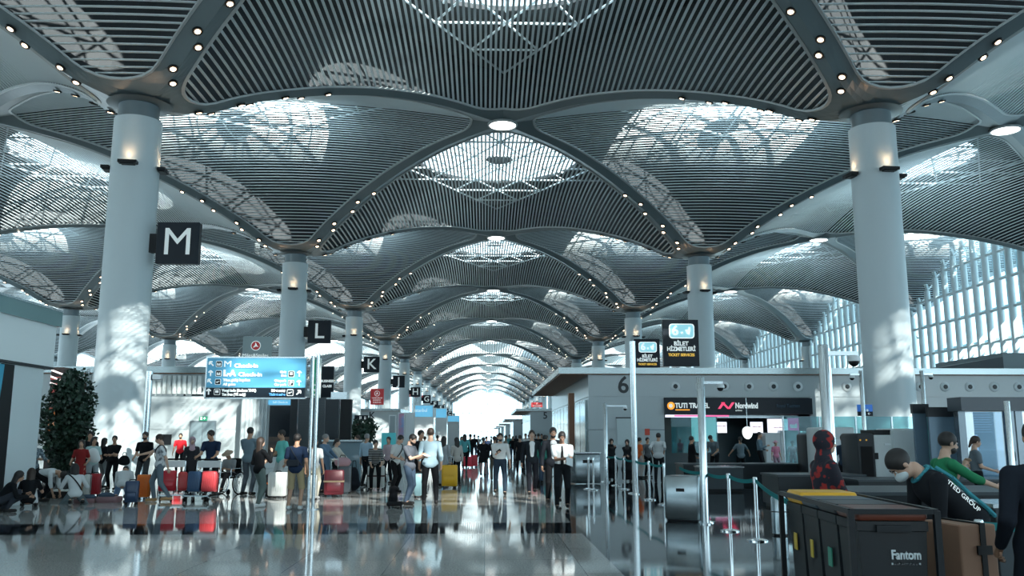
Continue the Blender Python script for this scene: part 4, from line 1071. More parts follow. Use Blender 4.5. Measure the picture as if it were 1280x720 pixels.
person('person in black jacket walking away behind the white shirted man', G_(618, 600), 1.62, 185, top=('jacket', BLK), bottom=('long', (.10, .09, .07)), res=.022)
k1 = person('bearded man in white shirt and navy trousers walking with a phone', G_(625, 618), 1.71, 4, feet=((-.12, .2, .03), (.12, -.2, 0)), hands=((-.10, -.30, 1.16), (.28, -.02, .84)), top=('rolled', (.60, .62, .62)), bottom=('long', (.02, .035, .055)), skin='fair', beard=True, build=1.1, res=.013)
q = wpt(k1, (-.07, -.37, 1.18)); o = MB().rbox(-.04, .04, -.006, .006, -.075, .075, .012, axis='y').build('phone', BLACK, None); o.location = q; o.rotation_euler = (.5, .9, 0); tag(o, 'black phone held by the man in white shirt', 'phone')
person('person in black standing far behind, right of the white shirt', G_(650, 592), 1.66, 175, top=('coat', BLK), bottom=('long', BLK), res=.024)
person('smiling man in black suit with open white collar', G_(665, 618), 1.79, 2, **walk(.8), top=('jacket', (.015, .02, .026), (.75, .78, .8)), bottom=('long', (.012, .014, .02)), skin='fair', hair=('short', 'brown'), res=.013)
person('person in green hooded top walking away behind the suited men', L(681, 31), 1.66, 170, top=('jacket', (.04, .20, .16)), bottom=('long', JEAN), res=.022)
person('bearded man in black suit walking beside the uniformed officer', L(691, 21.8), 1.84, 6, **walk(-.8), head=(10, 0), top=('jacket', (.013, .016, .022), (.6, .62, .65)), bottom=('long', BLK), beard=True, skin='mid', res=.015)
po = person('officer in white short-sleeved uniform shirt and black tie reading papers', G_(703, 636), 1.74, -2, head=(24, 0), feet=((-.12, -.06, 0), (.12, .12, .02)), hands=((-.02, -.30, 1.10), (.13, -.34, 1.06)), elbow=(.2, .4, -.9), top=('shirt_short', (.50, .54, .56)), bottom=('long', (.010, .012, .015)), skin='dark', build=1.12, res=.012,
    extras=(lambda I: SDF().cone(I['tp'](0, -.125, .44), I['tp'](0, -.150, .06), .022, .036, .01, .6).build('tie', cloth(BLK), I['t'], .01), lambda I: [MB().rbox(*[v for p in ((I['sh'][i][0] - .05, I['sh'][i][0] + .05), (I['sh'][i][1] - .03, I['sh'][i][1] + .03), (I['sh'][i][2] + .045, I['sh'][i][2] + .066)) for v in p], .01).build('epaulette', cloth(BLK), I['t']) for i in (0, 1)]))
q = wpt(po, (.06, -.46, 1.10)); o = MB().box(-.08, .08, -.11, .11, 0, .01).build('paper_sheet', WHITE, None); o.location = (q.x + .08, q.y, q.z - .06); o.rotation_euler = (.9, .35, .3); tag(o, 'white papers held by the uniformed officer', 'paper')
# right-hand hall
person('woman in black robe and headscarf with hand at her face', G_(765, 600), 1.52, 10, hands=((-.22, -.15, .95), (.05, -.17, 1.42)), top=('abaya', (.013, .015, .018)), hair=('veil', 'black'), woman=True, skin='fair', res=.02)
person('woman in black robe and headscarf with folded hands', G_(785, 602), 1.50, -20, hands=((.04, -.26, 1.05), (-.04, -.27, 1.03)), top=('abaya', (.013, .015, .018)), hair=('veil', 'black'), woman=True, skin='fair', res=.02)
person('woman in orange top and pale trousers at the queue', L(799, 34.5), 1.57, 110, top=('tee', (.62, .13, .04)), bottom=('long', (.45, .40, .38)), hair=('bun', 'black'), woman=True, res=.024)
person('person in dark grey shirt beside the woman in orange', L(809, 35), 1.57, 20, top=('shirt', (.09, .10, .11)), loose=True, bottom=('long', BLK), res=.024)
person('man in white shirt with hands on hips seen from behind', G_(823, 603), 1.72, 160, lean=12, hands=((-.22, .02, 1.0), (.22, .02, 1.0)), elbow=(0, .8, 0), top=('rolled', (.52, .55, .56)), loose=True, bottom=('long', (.012, .014, .017)), build=1.1, res=.02) if False else None
hip = person('man in white shirt with hands on hips seen from behind', G_(824, 603), 1.74, 160, lean=8, hands=((-.20, .03, 1.02), (.20, .03, 1.02)), top=('rolled', (.52, .55, .56)), loose=True, bottom=('long', (.012, .014, .017)), build=1.1, res=.02)
person('person in black coat facing right near the steel pole', L(864, 31.2), 1.62, 95, hands=((-.15, -.3, 1.0), (.2, -.2, .95)), top=('coat', BLK), bottom=('long', BLK), res=.022)
person('man in grey t-shirt leaning over the travel desk', L(893, 35), 1.74, -45, lean=22, head=(35, 0), hands=((-.2, -.4, .92), (.2, -.4, .92)), top=('tee', (.12, .15, .17)), bottom=('long', BLK), res=.022)
person('woman in grey t-shirt with arms spread at the airline desk', L(925, 34.5), 1.60, 175, hands=((-.42, -.25, .98), (.42, -.25, .98)), top=('tee', (.14, .18, .21)), bottom=('long', BLK), hair=('bun', 'black'), woman=True, res=.022)
person('man in slate blue shirt standing in profile at the desk', L(949, 37), 1.79, 60, hands=((-.1, -.3, 1.15), (.15, -.2, 1.0)), top=('shirt', (.12, .18, .22)), bottom=('long', BLK), res=.022)
person('girl in pink t-shirt and pink hat', L(969, 38), 1.42, 10, top=('tee', (.60, .22, .32)), bottom=('long', (.3, .2, .25)), hair=('hat', 'pink'), hairmat=cloth((.6, .35, .42)), woman=True, skin='fair', res=.022)
person('child in black t-shirt and black cap beside the girl in pink', L(990, 38), 1.42, -20, top=('tee', BLK), bottom=('long', BLK), hair=('cap', 'black'), hairmat=cloth(BLK), skin='mid', res=.022)
person('man in navy shirt seen from behind at the scanner', L(1054, 23.5), 1.67, 178, hands=((-.2, -.3, 1.0), (.2, -.3, 1.0)), top=('tee', (.03, .05, .08)), bottom=('long', BLK), res=.02)
person('security guard woman in grey shirt with hair tied back', L(1217, 17.5), 1.63, 75, head=(8, 12), hands=((-.12, -.3, 1.0), (.22, -.05, .85)), top=('shirt_short', (.12, .15, .17)), bottom=('long', BLK), hair=('bun', 'brown'), woman=True, skin='fair', res=.014)
FLOR = noise_col(mat('floral_cloth', (.02, .02, .03), .85), (.012, .012, .022), (.30, .018, .015), 13, 1, lo=.54, hi=.60)
person('woman in black and red floral headscarf and tunic', L(1029, 8.8), 1.68, 95, hands=((-.15, -.32, .98), (.15, -.28, 1.0)), top=('coat', BLK), topmat=FLOR, hair=('hijab', 'black'), hairmat=FLOR, woman=True, skin='fair', build=1.12, res=.010)
gr_ = person('man with black hair and short beard in green shirt', L(1172, 9.6), 1.68, 88, lean=8, head=(6, 4), hands=((-.10, -.58, 1.10), (.12, -.30, 1.30)), elbow=(0, .5, -1), top=('rolled', (.025, .20, .09)), loose=True, bottom=('long', BLK), beard=True, skin='fair', res=.0085)
TEALV = cloth((.05, .26, .31))
def piping(I):
    m = MB(); tp = I['tp']
    m.path([tuple(tp(.07 * math.cos(a), .01 - .085 * math.sin(a), .495 + .01 * math.cos(a))) for a in [2 * PI * k / 16 for k in range(17)]], .016, 6)
    for sg in (-1, 1): m.path([tuple(tp(sg * .05, .118, .46)), tuple(tp(sg * .10, .135, .33)), tuple(tp(sg * .12, .128, .15)), tuple(tp(sg * .135, .135, .0)), tuple(tp(sg * .14, .13, -.08))], .019, 6)
    m.path([tuple(tp(-.14, .13, -.08)), tuple(tp(0, .15, -.09)), tuple(tp(.14, .13, -.08))], .019, 6)
    m.build('vest_piping', TEALV, I['t'], True)
    me = text_mesh('UNITED GROUP', .058, .001); me.materials.clear(); me.materials.append(LETW); me.name = 'back_lettering'
    T4 = Matrix([list(I['T'][0]) + [0], list(I['T'][1]) + [0], list(I['T'][2]) + [0], [0, 0, 0, 1]])
    o = bpy.data.objects.new('back_lettering', me); C.objects.link(o); o.parent = I['t']
    q = I['tp'](.172, .065, .24); R = Matrix(((0, 0, -1), (0, -1, 0), (-1, 0, 0))).to_4x4()
    o.matrix_local = Matrix.Translation(Vector(q)) @ T4 @ Matrix(((0, 0, 1), (0, 1, 0), (-1, 0, 0))).to_4x4() @ Matrix.Rotation(-.35, 4, 'X')
mw = person('worker in black vest with teal piping and white mask, bending down', L(1200, 7.5), 1.84, -90, pelvis=(0, .0, .87), lean=46, head=(38, 0), feet=((-.12, .0, 0), (.12, .1, 0)), hands=((-.2, -.42, .52), (.2, -.40, .55)), top=('rolled', (.014, .016, .02)), loose=True, bottom=('long', BLK), skin='fair', build=1.12, res=.0085,
    extras=(piping, lambda I: SDF().ell(I['hc'] + I['H'] @ np.array([0, -.058, -.048]), (.064, .070, .052), I['H'], .01).build('face_mask', cloth((.55, .62, .64)), I['t'], .006)))
person('person in black at the right edge, cut off by the frame', L(1297, 5.7), 1.74, 170, hands=((-.25, -.1, .9), (.25, -.1, .9)), top=('coat', (.012, .016, .024)), bottom=('long', BLK), hair=('short', 'black'), build=1.1, res=.011)
# ---- the distant crowd down the walkway
random.seed(11)
cols = [('black', BLK), ('white', (.7, .72, .72)), ('navy', NAVY), ('grey', GREY), ('black', BLK), ('beige', (.4, .36, .3)), ('teal', (.08, .3, .32)), ('black', BLK)]
xs = [514, 519, 531, 541, 547, 577, 581, 588, 593, 598, 608, 614, 621, 632, 637, 641, 645, 657, 661, 669, 673, 677, 683]
ordw = ['first', 'second', 'third', 'fourth', 'fifth', 'sixth', 'seventh', 'eighth', 'ninth', 'tenth', 'eleventh', 'twelfth', 'thirteenth', 'fourteenth', 'fifteenth', 'sixteenth', 'seventeenth', 'eighteenth', 'nineteenth', 'twentieth', 'twenty-first', 'twenty-second', 'twenty-third']
Ds = [64, 49, 46, 60, 48, 52, 44, 48, 62, 72, 56, 80, 95, 52, 66, 58, 84, 56, 72, 62, 50, 60, 44]
for i, x in enumerate(xs):
    cn, cc = cols[i % 8]
    person('distant person in %s, %s from the left in the far crowd' % (cn, ordw[i]), L(x, Ds[i]), random.choice((1.6, 1.66, 1.72, 1.76)), random.choice((0, 15, 170, 185, 200, 90)), hair=(random.choice(('short', 'long', 'short', 'bun')), 'black'),
           top=(random.choice(('shirt', 'tee', 'jacket')), cc), loose=True, bottom=('long', random.choice((BLK, JEAN, GREY))), res=.03, group='distant crowd on the walkway', **walk(random.choice((.8, -.8, .3))))
# ================================================================ luggage in its places
suitcase('navy upright suitcase in front of the kneeling group', G_(164, 631), .30, .22, .55, (.02, .045, .10), 10, ribs=False, handle=0)
suitcase('red suitcase standing beside the woman in teal', L(124, 24.6), .26, .22, .60, (.38, .02, .03), 0)
suitcase('small cream suitcase beside the red dress', L(114, 24.4), .16, .2, .58, (.5, .52, .5), 0, ribs=False)
suitcase('orange suitcase behind the man in speckled t-shirt', L(184, 23.4), .32, .22, .62, (.75, .17, .02), 0)
t = thing('open_suitcase', 'flat pinkish open suitcase on the floor beside the kneeling person', 'suitcase', G_(122, 628))
MB().rbox(-.52, .0, -.2, .25, .0, .10, .05).build('lid', mat('pink_grey_shell', (.22, .12, .13), .5), t, True); MB().rbox(.02, .52, -.2, .25, .0, .14, .05).build('shell', mat('pink_grey_shell', (.22, .12, .13), .5), t, True)
SDF().ell((-.25, .02, .12), (.2, .15, .07)).ell((.2, 0, .16), (.2, .15, .08)).build('packed_clothes', cloth((.06, .09, .13)), t, .02)
t = thing('open_suitcase', 'black open suitcase under the bending woman in white blouse', 'suitcase', G_(78, 622))
MB().rbox(-.35, .35, -.2, .2, .0, .16, .05).build('shell', RUB, t, True); SDF().ell((-.1, 0, .17), (.2, .13, .05)).ell((.15, 0, .17), (.12, .12, .05)).build('packed_clothes', cloth((.5, .5, .48)), t, .02)
soft_bag('duffel_bag', 'dark duffel bag on the floor left of the open suitcase', 'bag', G_(53, 621), .4, .25, .22, (.02, .025, .035))
o = SDF().ell((0, 0, .2), (.17, .10, .2)).ell((.08, .02, .1), (.13, .09, .12), k=.05).build('white_jacket', cloth((.66, .7, .7)), None, .02); q = L(118, 25.95); o.location = (q[0], q[1], .86); tag(o, 'white jacket carried over the arms of the woman in teal', 'jacket')
def load(label, tr, dx, w_, d_, h_, col, tilt=-8, ribs=True):
    p = tr.location; a = tr.rotation_euler.z; v = Vector((dx, -.12, 0)); v.rotate(Matrix.Rotation(a, 3, 'Z'))
    return suitcase(label, (p.x + v.x, p.y + v.y, .165), w_, d_, h_, col, math.degrees(a), ribs, tilt=tilt)
tr1 = trolley('luggage trolley with white plate behind the man in speckled t-shirt', L(219, 23.2), 20)
load('large red soft suitcase on the left trolley', tr1, -.12, .42, .30, .56, (.55, .015, .03), ribs=False); load('second red suitcase on the left trolley, beside the larger', tr1, .24, .22, .30, .52, (.62, .05, .05))
tr2 = trolley('luggage trolley with white plate pushed by the man in navy', L(257, 22.9), 0)
load('dark blue hard suitcase on the right trolley', tr2, -.17, .32, .28, .55, (.03, .08, .17)); load('bright red ribbed suitcase on the right trolley', tr2, .19, .36, .28, .56, (.62, .06, .07))
suitcase('burgundy suitcase with beige strap beside the sign pole', G_(417, 621), .52, .3, .70, (.13, .015, .025), 8, ribs=False, handle=.28, strapc=(.4, .3, .2))
suitcase('tall grey suitcase behind the burgundy one', L(433, 25.4), .34, .26, .76, (.09, .11, .13), 0)
suitcase('white ribbed suitcase with dark strap under the striped woman', G_(470, 612), .50, .28, .70, (.55, .57, .55), 0, strapc=(.08, .04, .04))
suitcase('bright yellow suitcase on the walkway', G_(562, 610), .49, .28, .70, (.78, .42, .015), -5, handle=.26, ribs=False)
suitcase('distant red suitcase, left of two near the walkway crowd', L(584, 46), .5, .3, .55, (.6, .02, .05), 0)
suitcase('distant red suitcase, right of two near the walkway crowd', L(593, 46.5), .36, .3, .62, (.55, .03, .05), 0)
suitcase('white suitcase at the legs of the man in mint t-shirt', L(350, 23.8), .48, .28, .66, (.60, .63, .62), 0)
suitcase('white suitcase behind the sign pole', L(393, 22.9), .22, .28, .62, (.6, .62, .6), 0)
suitcase('black suitcase between the mint t-shirt and the black jacket', L(341, 24.6), .25, .28, .58, (.02, .02, .025), 0, strapc=(.5, .12, .03))
suitcase('light blue suitcase behind the bearded man in jeans', L(524, 23.8), .2, .3, .62, (.25, .42, .46), 0)
soft_bag('holdall', 'beige bag lying on top of the white ribbed suitcase', 'bag', (G_(470, 612)[0], G_(470, 612)[1], .735), .42, .2, .24, (.42, .34, .28))
soft_bag('holdall', 'dusty pink bag lying on top of the grey suitcase', 'bag', (L(430, 25.4)[0], 25.3, .80), .40, .2, .22, (.42, .26, .29))
soft_bag('backpack', 'large black backpack standing near the grey suitcase', 'backpack', L(444, 27), .30, .24, .72, (.015, .018, .025))
t = thing('rolling_bag', 'low black rolling bag on the floor in front of the queue', 'bag', G_(494, 635))
MB().rbox(-.19, .16, -.14, .2, .05, .14, .04).build('base', RUB, t, True); SDF().cone((-.06, .02, .14), (-.04, .03, .40), .11, .085).cone((-.04, .03, .4), (.04, -.02, .42), .07, .05).build('bag_body', cloth(BLK), t, .014)
MB().path([(-.12, .14, .1), (-.12, .14, .44), (.0, .14, .44), (.0, .14, .1)], .01, 6).build('handle', STEEL, t)
for x in (-.15, .12): MB().tube((x - .015, .14, .04), (x + .015, .14, .04), .04, n=12).build('wheel', RUB, t)
# wheelchair with its seated rider
wc = thing('wheelchair', 'black wheelchair behind the right trolley', 'wheelchair', L(288, 25.4), math.radians(-20))
MB().rbox(-.22, .22, -.24, .24, .44, .50, .04).build('seat', RUB, wc); MB().rbox(-.22, .22, .22, .27, .50, .98, .04, axis='y').build('backrest', RUB, wc)
def ring(cx, cy, cz, R, r): return [(cx, cy + R * math.cos(2 * PI * k / 28), cz + R * math.sin(2 * PI * k / 28)) for k in range(29)]
for sx in (-1, 1):
    w_ = MB().path(ring(sx * .28, .12, .31, .30, 0), .018, 6); w_.use(None) if False else None
    o = w_.build('wheel', RUB, wc, True); sp_ = MB()
    for k in range(12): a = 2 * PI * k / 12; sp_.tube((sx * .28, .12, .31), (sx * .28, .12 + .29 * math.cos(a), .31 + .29 * math.sin(a)), .004, n=4)
    sp_.path(ring(sx * .31, .12, .31, .25, 0), .009, 5).build('spokes', STEEL, o)
    MB().path([(sx * .23, .25, .98), (sx * .23, .25, .5), (sx * .23, -.26, .5), (sx * .23, -.34, .14), (sx * .2, -.45, .1)], .013, 6).tube((sx * .23, .25, .70), (sx * .23, -.2, .70), .013, n=6).tube((sx * .23, -.2, .7), (sx * .23, -.2, .5), .013, n=6).tube((sx * .23, .25, .98), (sx * .23, .36, .98), .018, n=6).build('side_frame', STEEL, wc)
    MB().tube((sx * .22 - .015, -.28, .08), (sx * .22 + .015, -.28, .08), .08, n=14).build('castor', RUB, wc)
    MB().box(sx * .12 - .08, sx * .12 + .08, -.58, -.42, .09, .11).build('footrest', RUB, wc)
q = L(288, 25.4)
person('person in grey shirt and sun hat seated in the wheelchair', (q[0], q[1], .0), 1.52, -20, pelvis=(0, .10, .62), lean=12, head=(25, 0), feet=((-.12, -.52, .13), (.12, -.52, .13)), hands=((-.14, -.28, .80), (.14, -.28, .80)), top=('tee', (.32, .34, .35)), bottom=('long', (.03, .03, .035)), hair=('hat', 'brown'), hairmat=cloth((.45, .35, .27)), res=.018)
# ================================================================ poles, barriers, bins
def cyl_pole(label, pos, r, h_, camera=0, arm=.45, twin=False, name='steel_pole', flood=False):
    t = thing(name, label, 'pole', pos)
    MB().lathe([(r, 0.0), (r, h_), (r * .9, h_ + .01)], n=24).build('shaft', STEEL, t, True)
    MB().lathe([(r * 1.6, 0), (r * 1.6, .02), (r * 1.05, .03)], n=24).build('base', STEEL, t, True)
    if twin: MB().lathe([(r * .75, 0), (r * .75, h_ * .99)], (r * 1.2, .09, 0), n=20).build('second_shaft', CHROME, t, True)
    for sg in ([camera] if camera else []):
        z = h_ - .12
        MB().box(min(0, sg * arm), max(0, sg * arm), -.025, .025, z, z + .05).build('arm', STEEL, t)
        cx = sg * (arm - .05)
        k = MB().lathe([(.05, 0), (.075, -.02), (.08, -.07), (.0, -.07)], (cx, 0, z), n=16).build('camera_housing', WHITE, t, True)
        SDF().ell((cx, 0, z - .075), (.062, .062, .06)).build('camera_dome', BLACK, k, .012)
    if flood: MB().rbox(.15, .5, -.16, .12, h_ - .35, h_ - .12, .05, axis='y').box(0, .2, -.02, .02, h_ - .2, h_ - .15).build('floodlight', GREYM, t)
    return t
cyl_pole('tall slim steel pole rising in front of the number 6', G_(794.5, 618), .085, 4.25, 0)
t_ = bpy.data.objects[-1] if False else None
z_ = at(792, 482, 24.5).z
cyl_pole('steel pole with camera arm left of the number 6', L(757, 31), .07, 2.72, 1, .75)
cyl_pole('steel pole with camera arm in front of the travel agency', L(878, 16.6), .072, 2.68, 1, .42)
cyl_pole('thick twin steel pole with dome camera behind the floral headscarf', L(1035, 10.6), .062, 2.68, 1, .42, twin=True)
cyl_pole('thin steel pole with two cameras beside the right column', L(1081, 24), .055, 3.35, -1, .30)
cyl_pole('thin steel pole with cameras right of the right column', L(1158, 26), .06, 3.5, 1, .32)
cyl_pole('white pole with floodlight in front of the grey left wall', L(182, 36), .13, 4.15, 0, flood=True)
cyl_pole('dark pole beside the leafy tree', L(104, 33), .06, 4.0, 0)
# queue stanchions with teal belts
BELT = cloth((.02, .21, .22))
def stanchion(label, pos, group):
    t = thing('queue_post', label, 'queue post', pos, 0, group)
    MB().lathe([(.165, 0), (.165, .018), (.12, .03), (.04, .045)], n=28).build('base', CHROME, t, True)
    MB().lathe([(.030, .03), (.030, .90)], n=16).build('post', CHROME, t, True); MB().lathe([(.036, .86), (.036, .95), (.03, .965)], n=16).build('belt_head', STEEL, t, True)
    return t
GQ = 'steel queue posts on the dark floor'
base = [(757, 602), (770, 607), (781, 612), (792.5, 617), (812, 625), (831, 631)]
names = ['farthest post of the teal belt line left of the agency', 'second post from the far end of the teal belt line', 'third post from the far end of the teal belt line', 'post just before the tall steel pole in the belt line', 'post just in front of the tall steel pole', 'nearest post of the teal belt line, by the steel bin']
pp_ = []
for (x, y), n_ in zip(base, names): p = G_(x, y); stanchion('steel queue post, ' + n_, p, GQ); pp_.append(p)
base2 = [(883, 653), (913, 664), (947, 676)]; pq_ = []
for (x, y), n_ in zip(base2, ('beside the steel bin', 'middle of the three near ones', 'closest to the black waste station')): p = G_(x, y); stanchion('large steel queue post, ' + n_, p, GQ); pq_.append(p)
p3 = L(1214, 6.9); stanchion('steel queue post beside the brown box at the right', p3, GQ); p4 = (7.6, 7.2, 0)
for (x, D) in ((692, 36), (735, 27.5), (741, 27)): stanchion('thin steel queue post %s' % {692: 'far behind the officer', 735: 'left of the two right of the officer', 741: 'right of the two right of the officer'}[x], L(x, D), GQ)
def belt(label, a, b, sag=.05, wob=0):
    A = Vector((a[0], a[1], .92)); B = Vector((b[0], b[1], .92)); m = MB(); n_ = 8; R = []
    for k in range(n_ + 1):
        f = k / n_; p = A.lerp(B, f); s_ = 4 * f * (1 - f) * sag; d = (B - A).normalized(); nrm = Vector((-d.y, d.x, 0)) * .003
        R.append([p + nrm + Vector((0, 0, -s_ - .03)), p - nrm + Vector((0, 0, -s_ - .03)), p - nrm + Vector((0, 0, -s_ + .03)), p + nrm + Vector((0, 0, -s_ + .03))])
    m.loft(R); tag(m.build('queue_belt', BELT), label, 'queue belt', 'teal queue belts')
for i in range(5): belt('teal queue belt, %s span from the far end of the left line' % ordw[i], pp_[i], pp_[i + 1])
e0 = L(845, 19.0); 
belt('teal queue belt from the steel bin to its post', L(848, 19.2), pq_[0]); belt('teal queue belt between the first two near posts', pq_[0], pq_[1]); belt('teal queue belt between the second and third near posts', pq_[1], pq_[2])
pw = L(990, 9.0); belt('teal queue belt running behind the waste station', pq_[2], pw)
belt('teal queue belt leaving the right-hand post', p3, p4, .08); stanchion('steel queue post holding the belt end behind the waste station', (pw[0] + .05, pw[1], 0), GQ)
# steel recycling bin
b1 = thing('steel_bin', 'brushed steel box-shaped bin with a slot beside the near posts', 'bin', G_(858, 650), math.radians(-28))
BINS = mat('bin_steel', (.30, .35, .37), .25, .9)
MB().rbox(-.34, .34, -.30, .30, .03, .84, .05).build('body', BINS, b1, True); MB().box(-.1, .06, -.312, -.30, .55, .61).build('slot', BLACK, b1)
MB().box(-.345, -.34, -.04, .02, .1, .78).build('yellow_stripe', mat('stripe_yellow', (.5, .36, .03), .5), b1); MB().rbox(-.31, .31, -.27, .27, 0, .05, .04).build('plinth', BLACK, b1)
b2 = thing('round_bin', 'cylindrical steel bin left of the black waste station', 'bin', G_(975, 669))
MB().lathe([(.125, .03), (.125, .58), (.10, .64)], n=32).build('body', BINS, b2, True); MB().lathe([(.11, 0), (.11, .03)], n=24).build('foot', BLACK, b2, True); MB().lathe([(.127, .37), (.127, .385)], n=32).build('band', BLACK, b2, True)
b3 = thing('steel_bin', 'grey steel bin beside the corner of building 6', 'bin', L(731, 30.5), math.radians(15))
MB().rbox(-.45, .45, -.3, .3, .03, 1.0, .05).build('body', BINS, b3, True); MB().rbox(-.48, .48, -.33, .33, 1.0, 1.05, .04).build('lid', STEEL, b3, True); MB().box(-.2, .2, -.315, -.3, .7, .8).build('slot', BLACK, b3)
# ---- black waste station in the foreground
BB = mat('waste_black', (.006, .009, .012), .4, spec=.3); BB2 = mat('waste_black_side', (.010, .015, .019), .5, spec=.3)
ws = thing('waste_trolley', 'black framed cleaning trolley holding coloured-lid waste bins', 'cleaning trolley', (2.65, 5.33, 0), math.radians(-5))
WX0, WX1, WL = -.44, -.0, 1.72
for x in (WX0 - .03, WX1 + .03):
    for y in (0, WL): MB().box(x - .018, x + .018, y - .018, y + .018, .10, 1.16).build('frame_post', BB, ws)
    MB().box(x - .015, x + .015, 0, WL, 1.14, 1.17).build('side_rail', BB, ws)
    for y in (.1, WL - .1): MB().tube((x - .02, y, .06), (x + .02, y, .06), .06, n=14).build('castor', RUB, ws)
for y in (0, WL): MB().box(WX0 - .03, WX1 + .03, y - .015, y + .015, 1.14, 1.17).build('cross_rail', BB, ws)
MB().box(WX0 - .03, WX1 + .03, -.02, WL + .02, .10, .13).build('floor_plate', BB, ws)
lids = [('brownish red', (.13, .035, .02)), ('black', (.02, .025, .03)), ('slate blue', (.05, .075, .10)), ('yellow', (.75, .40, .02))]
ca, sa = math.cos(math.radians(-5)), math.sin(math.radians(-5))
for k, (cn, cc) in enumerate(lids):
    y0 = .0 + k * .425; cx = (WX0 + WX1) / 2; yy_ = y0 + .225
    q = (2.65 + cx * ca - yy_ * sa, 5.33 + cx * sa + yy_ * ca, .135)
    bn = thing('waste_bin', 'tall black waste bin with %s lid in the cleaning trolley' % cn, 'waste bin', q, math.radians(-5), 'bins in the cleaning trolley')
    MB().loft([[(sx * w_, sy * d_, z) for sx, sy in ((-1, -1), (1, -1), (1, 1), (-1, 1))] for w_, d_, z in ((.165, .16, 0), (.20, .19, .90), (.208, .20, .905), (.208, .20, .96))]).build('bin_body', BB2, bn)
    MB().rbox(-.212, .212, -.205, .205, .965, 1.03 if k != 3 else 1.05, .03).build('lid', mat('lid_' + cn.replace(' ', '_'), cc, .4), bn, True)
    MB().box(-.10, .10, -.225, -.195, .90, .94).build('grip', BB, bn)
    if k in (1, 2): MB().box(-.212, -.206, -.10 + .02 * k, .0, .62, .74).build('sticker', mat('sticker_%d' % k, ((.03, .22, .15) if k == 1 else (.5, .38, .04)), .5), bn)
    if k == 3: MB().box(-.212, -.206, -.05, .03, .62, .74).build('sticker', mat('sticker_3', (.5, .36, .04), .5), bn)
    if k == 0:
        text('brand_lettering', 'Fantom', .075, mat('print_grey', (.50, .56, .58), .5), bn, (.07, -.186, .765), bold=.002, wx=.17)
        MB().box(-.015, .155, -.184, -.17, .708, .724).build('brand_bar', mat('print_grey', (.5, .56, .58), .5), bn); text('brand_small', 'PROFESSIONAL', .022, INK, bn, (.07, -.187, .716), wx=.15)
bx = thing('box', 'brown cardboard box with black strap beside the waste trolley', 'box', (*L(1189, 6.35)[:2], .0), math.radians(8))
CB = mat('cardboard', (.30, .17, .11), .7)
MB().rbox(-.14, .14, -.2, .2, .0, 1.0, .015).build('carton', CB, bx); MB().box(.01, .05, -.21, .21, .0, 1.01).build('strap', BLACK, bx); MB().box(-.02, .09, -.215, -.20, .80, .86).build('buckle', BLACK, bx)
# ---- security lanes
CT = mat('counter_dark', (.012, .017, .021), .4, spec=.3); CT2 = mat('counter_mid', (.045, .06, .07), .4, spec=.3)
def counter(label, x0, x1, y0, y1, h_, m=CT):
    t = thing('counter', label, 'counter', ((x0 + x1) / 2, (y0 + y1) / 2, 0)); w_ = (x1 - x0) / 2; d_ = (y1 - y0) / 2
    MB().box(-w_, w_, -d_, d_, .08, h_ - .04).build('body', m, t); MB().box(-w_ - .03, w_ + .03, -d_ - .03, d_ + .03, h_ - .04, h_).build('worktop', STEEL if m is CT2 else CT2, t); MB().box(-w_ + .05, w_ - .05, -d_ + .05, d_ - .05, 0, .08).build('plinth', BLACK, t)
    k = -w_
    j = MB()
    while k < w_: j.box(k - .006, k + .006, -d_ - .008, -d_, .1, h_ - .06); k += 1.5
    j.build('panel_joints', BLACK, t); return t
c1 = counter('long dark desk counter in front of the travel agency', at(850, 545, 29).x, at(998, 545, 29).x, 28.6, 29.8, .72, CT)
counter('grey conveyor table beside the desk of the travel agency', at(872, 545, 26.5).x, at(921, 545, 26.5).x, 26, 27, .72, CT2)
counter('dark security counter left of the white scanner', at(960, 545, 20.4).x, at(1064, 545, 20.4).x, 19.8, 21.0, .75, CT)
counter('long dark security counter under the white scanner', at(1075, 545, 18).x, at(1330, 545, 18).x, 18.2, 19.4, .72, CT)
counter('near dark counter behind the bending worker', at(1062, 545, 11).x, at(1330, 545, 11).x, 10.8, 12.2, .93, CT)
counter('grey counter at the right edge behind the queue belt', at(1216, 545, 9.6).x, at(1340, 545, 9.6).x, 9.3, 10.0, .90, CT2)
def onto(o, z): o.location.z = z
xs_ = thing('baggage_scanner', 'large white baggage scanner with dark tunnel hood', 'baggage scanner', (at(1112, 545, 21.5).x, 21.6, 0))
W0 = mat('scanner_white', (.50, .56, .57), .35)
MB().rbox(-.12, .62, -.5, .5, .0, 1.77, .08, axis='y').build('main_body', W0, xs_, True); MB().rbox(-.56, -.08, -.45, .45, .0, 1.62, .05, axis='y').build('side_body', W0, xs_, True); MB().box(-.5, -.1, -.4, .4, 1.62, 1.74).build('top_box', BLACK, xs_)
MB().rbox(-.98, -.55, -.5, .5, .0, 1.66, .07, axis='y').build('tunnel_hood', DARK, xs_, True); MB().box(-.9, -.62, -.515, -.5, .5, 1.35).build('curtain', RUB, xs_)
MB().box(-.55, -.47, -.47, -.45, 1.05, 1.2).build('control', BLACK, xs_); MB().box(-.3, -.15, -.47, -.45, 1.38, 1.42).build('label_plate', WHITE, xs_)
for x in (-.9, -.75): MB().tube((x, -.51, 1.5), (x, -.50, 1.5), .02, n=8).build('indicator_lamp', mat('amber_lamp', (.5, .25, .02), .4, emit=(1, .5, .05), es=.3), xs_)
hd = thing('scanner_hood', 'small dark arched scanner hood beside the children', 'baggage scanner', (at(1008, 545, 28.2).x, 28.2, 0)); MB().rbox(-.16, .16, -.5, .5, .0, 1.66, .08, axis='y').build('hood', DARK, hd, True); MB().box(-.10, .10, -.512, -.5, .4, 1.3).build('curtain', RUB, hd)
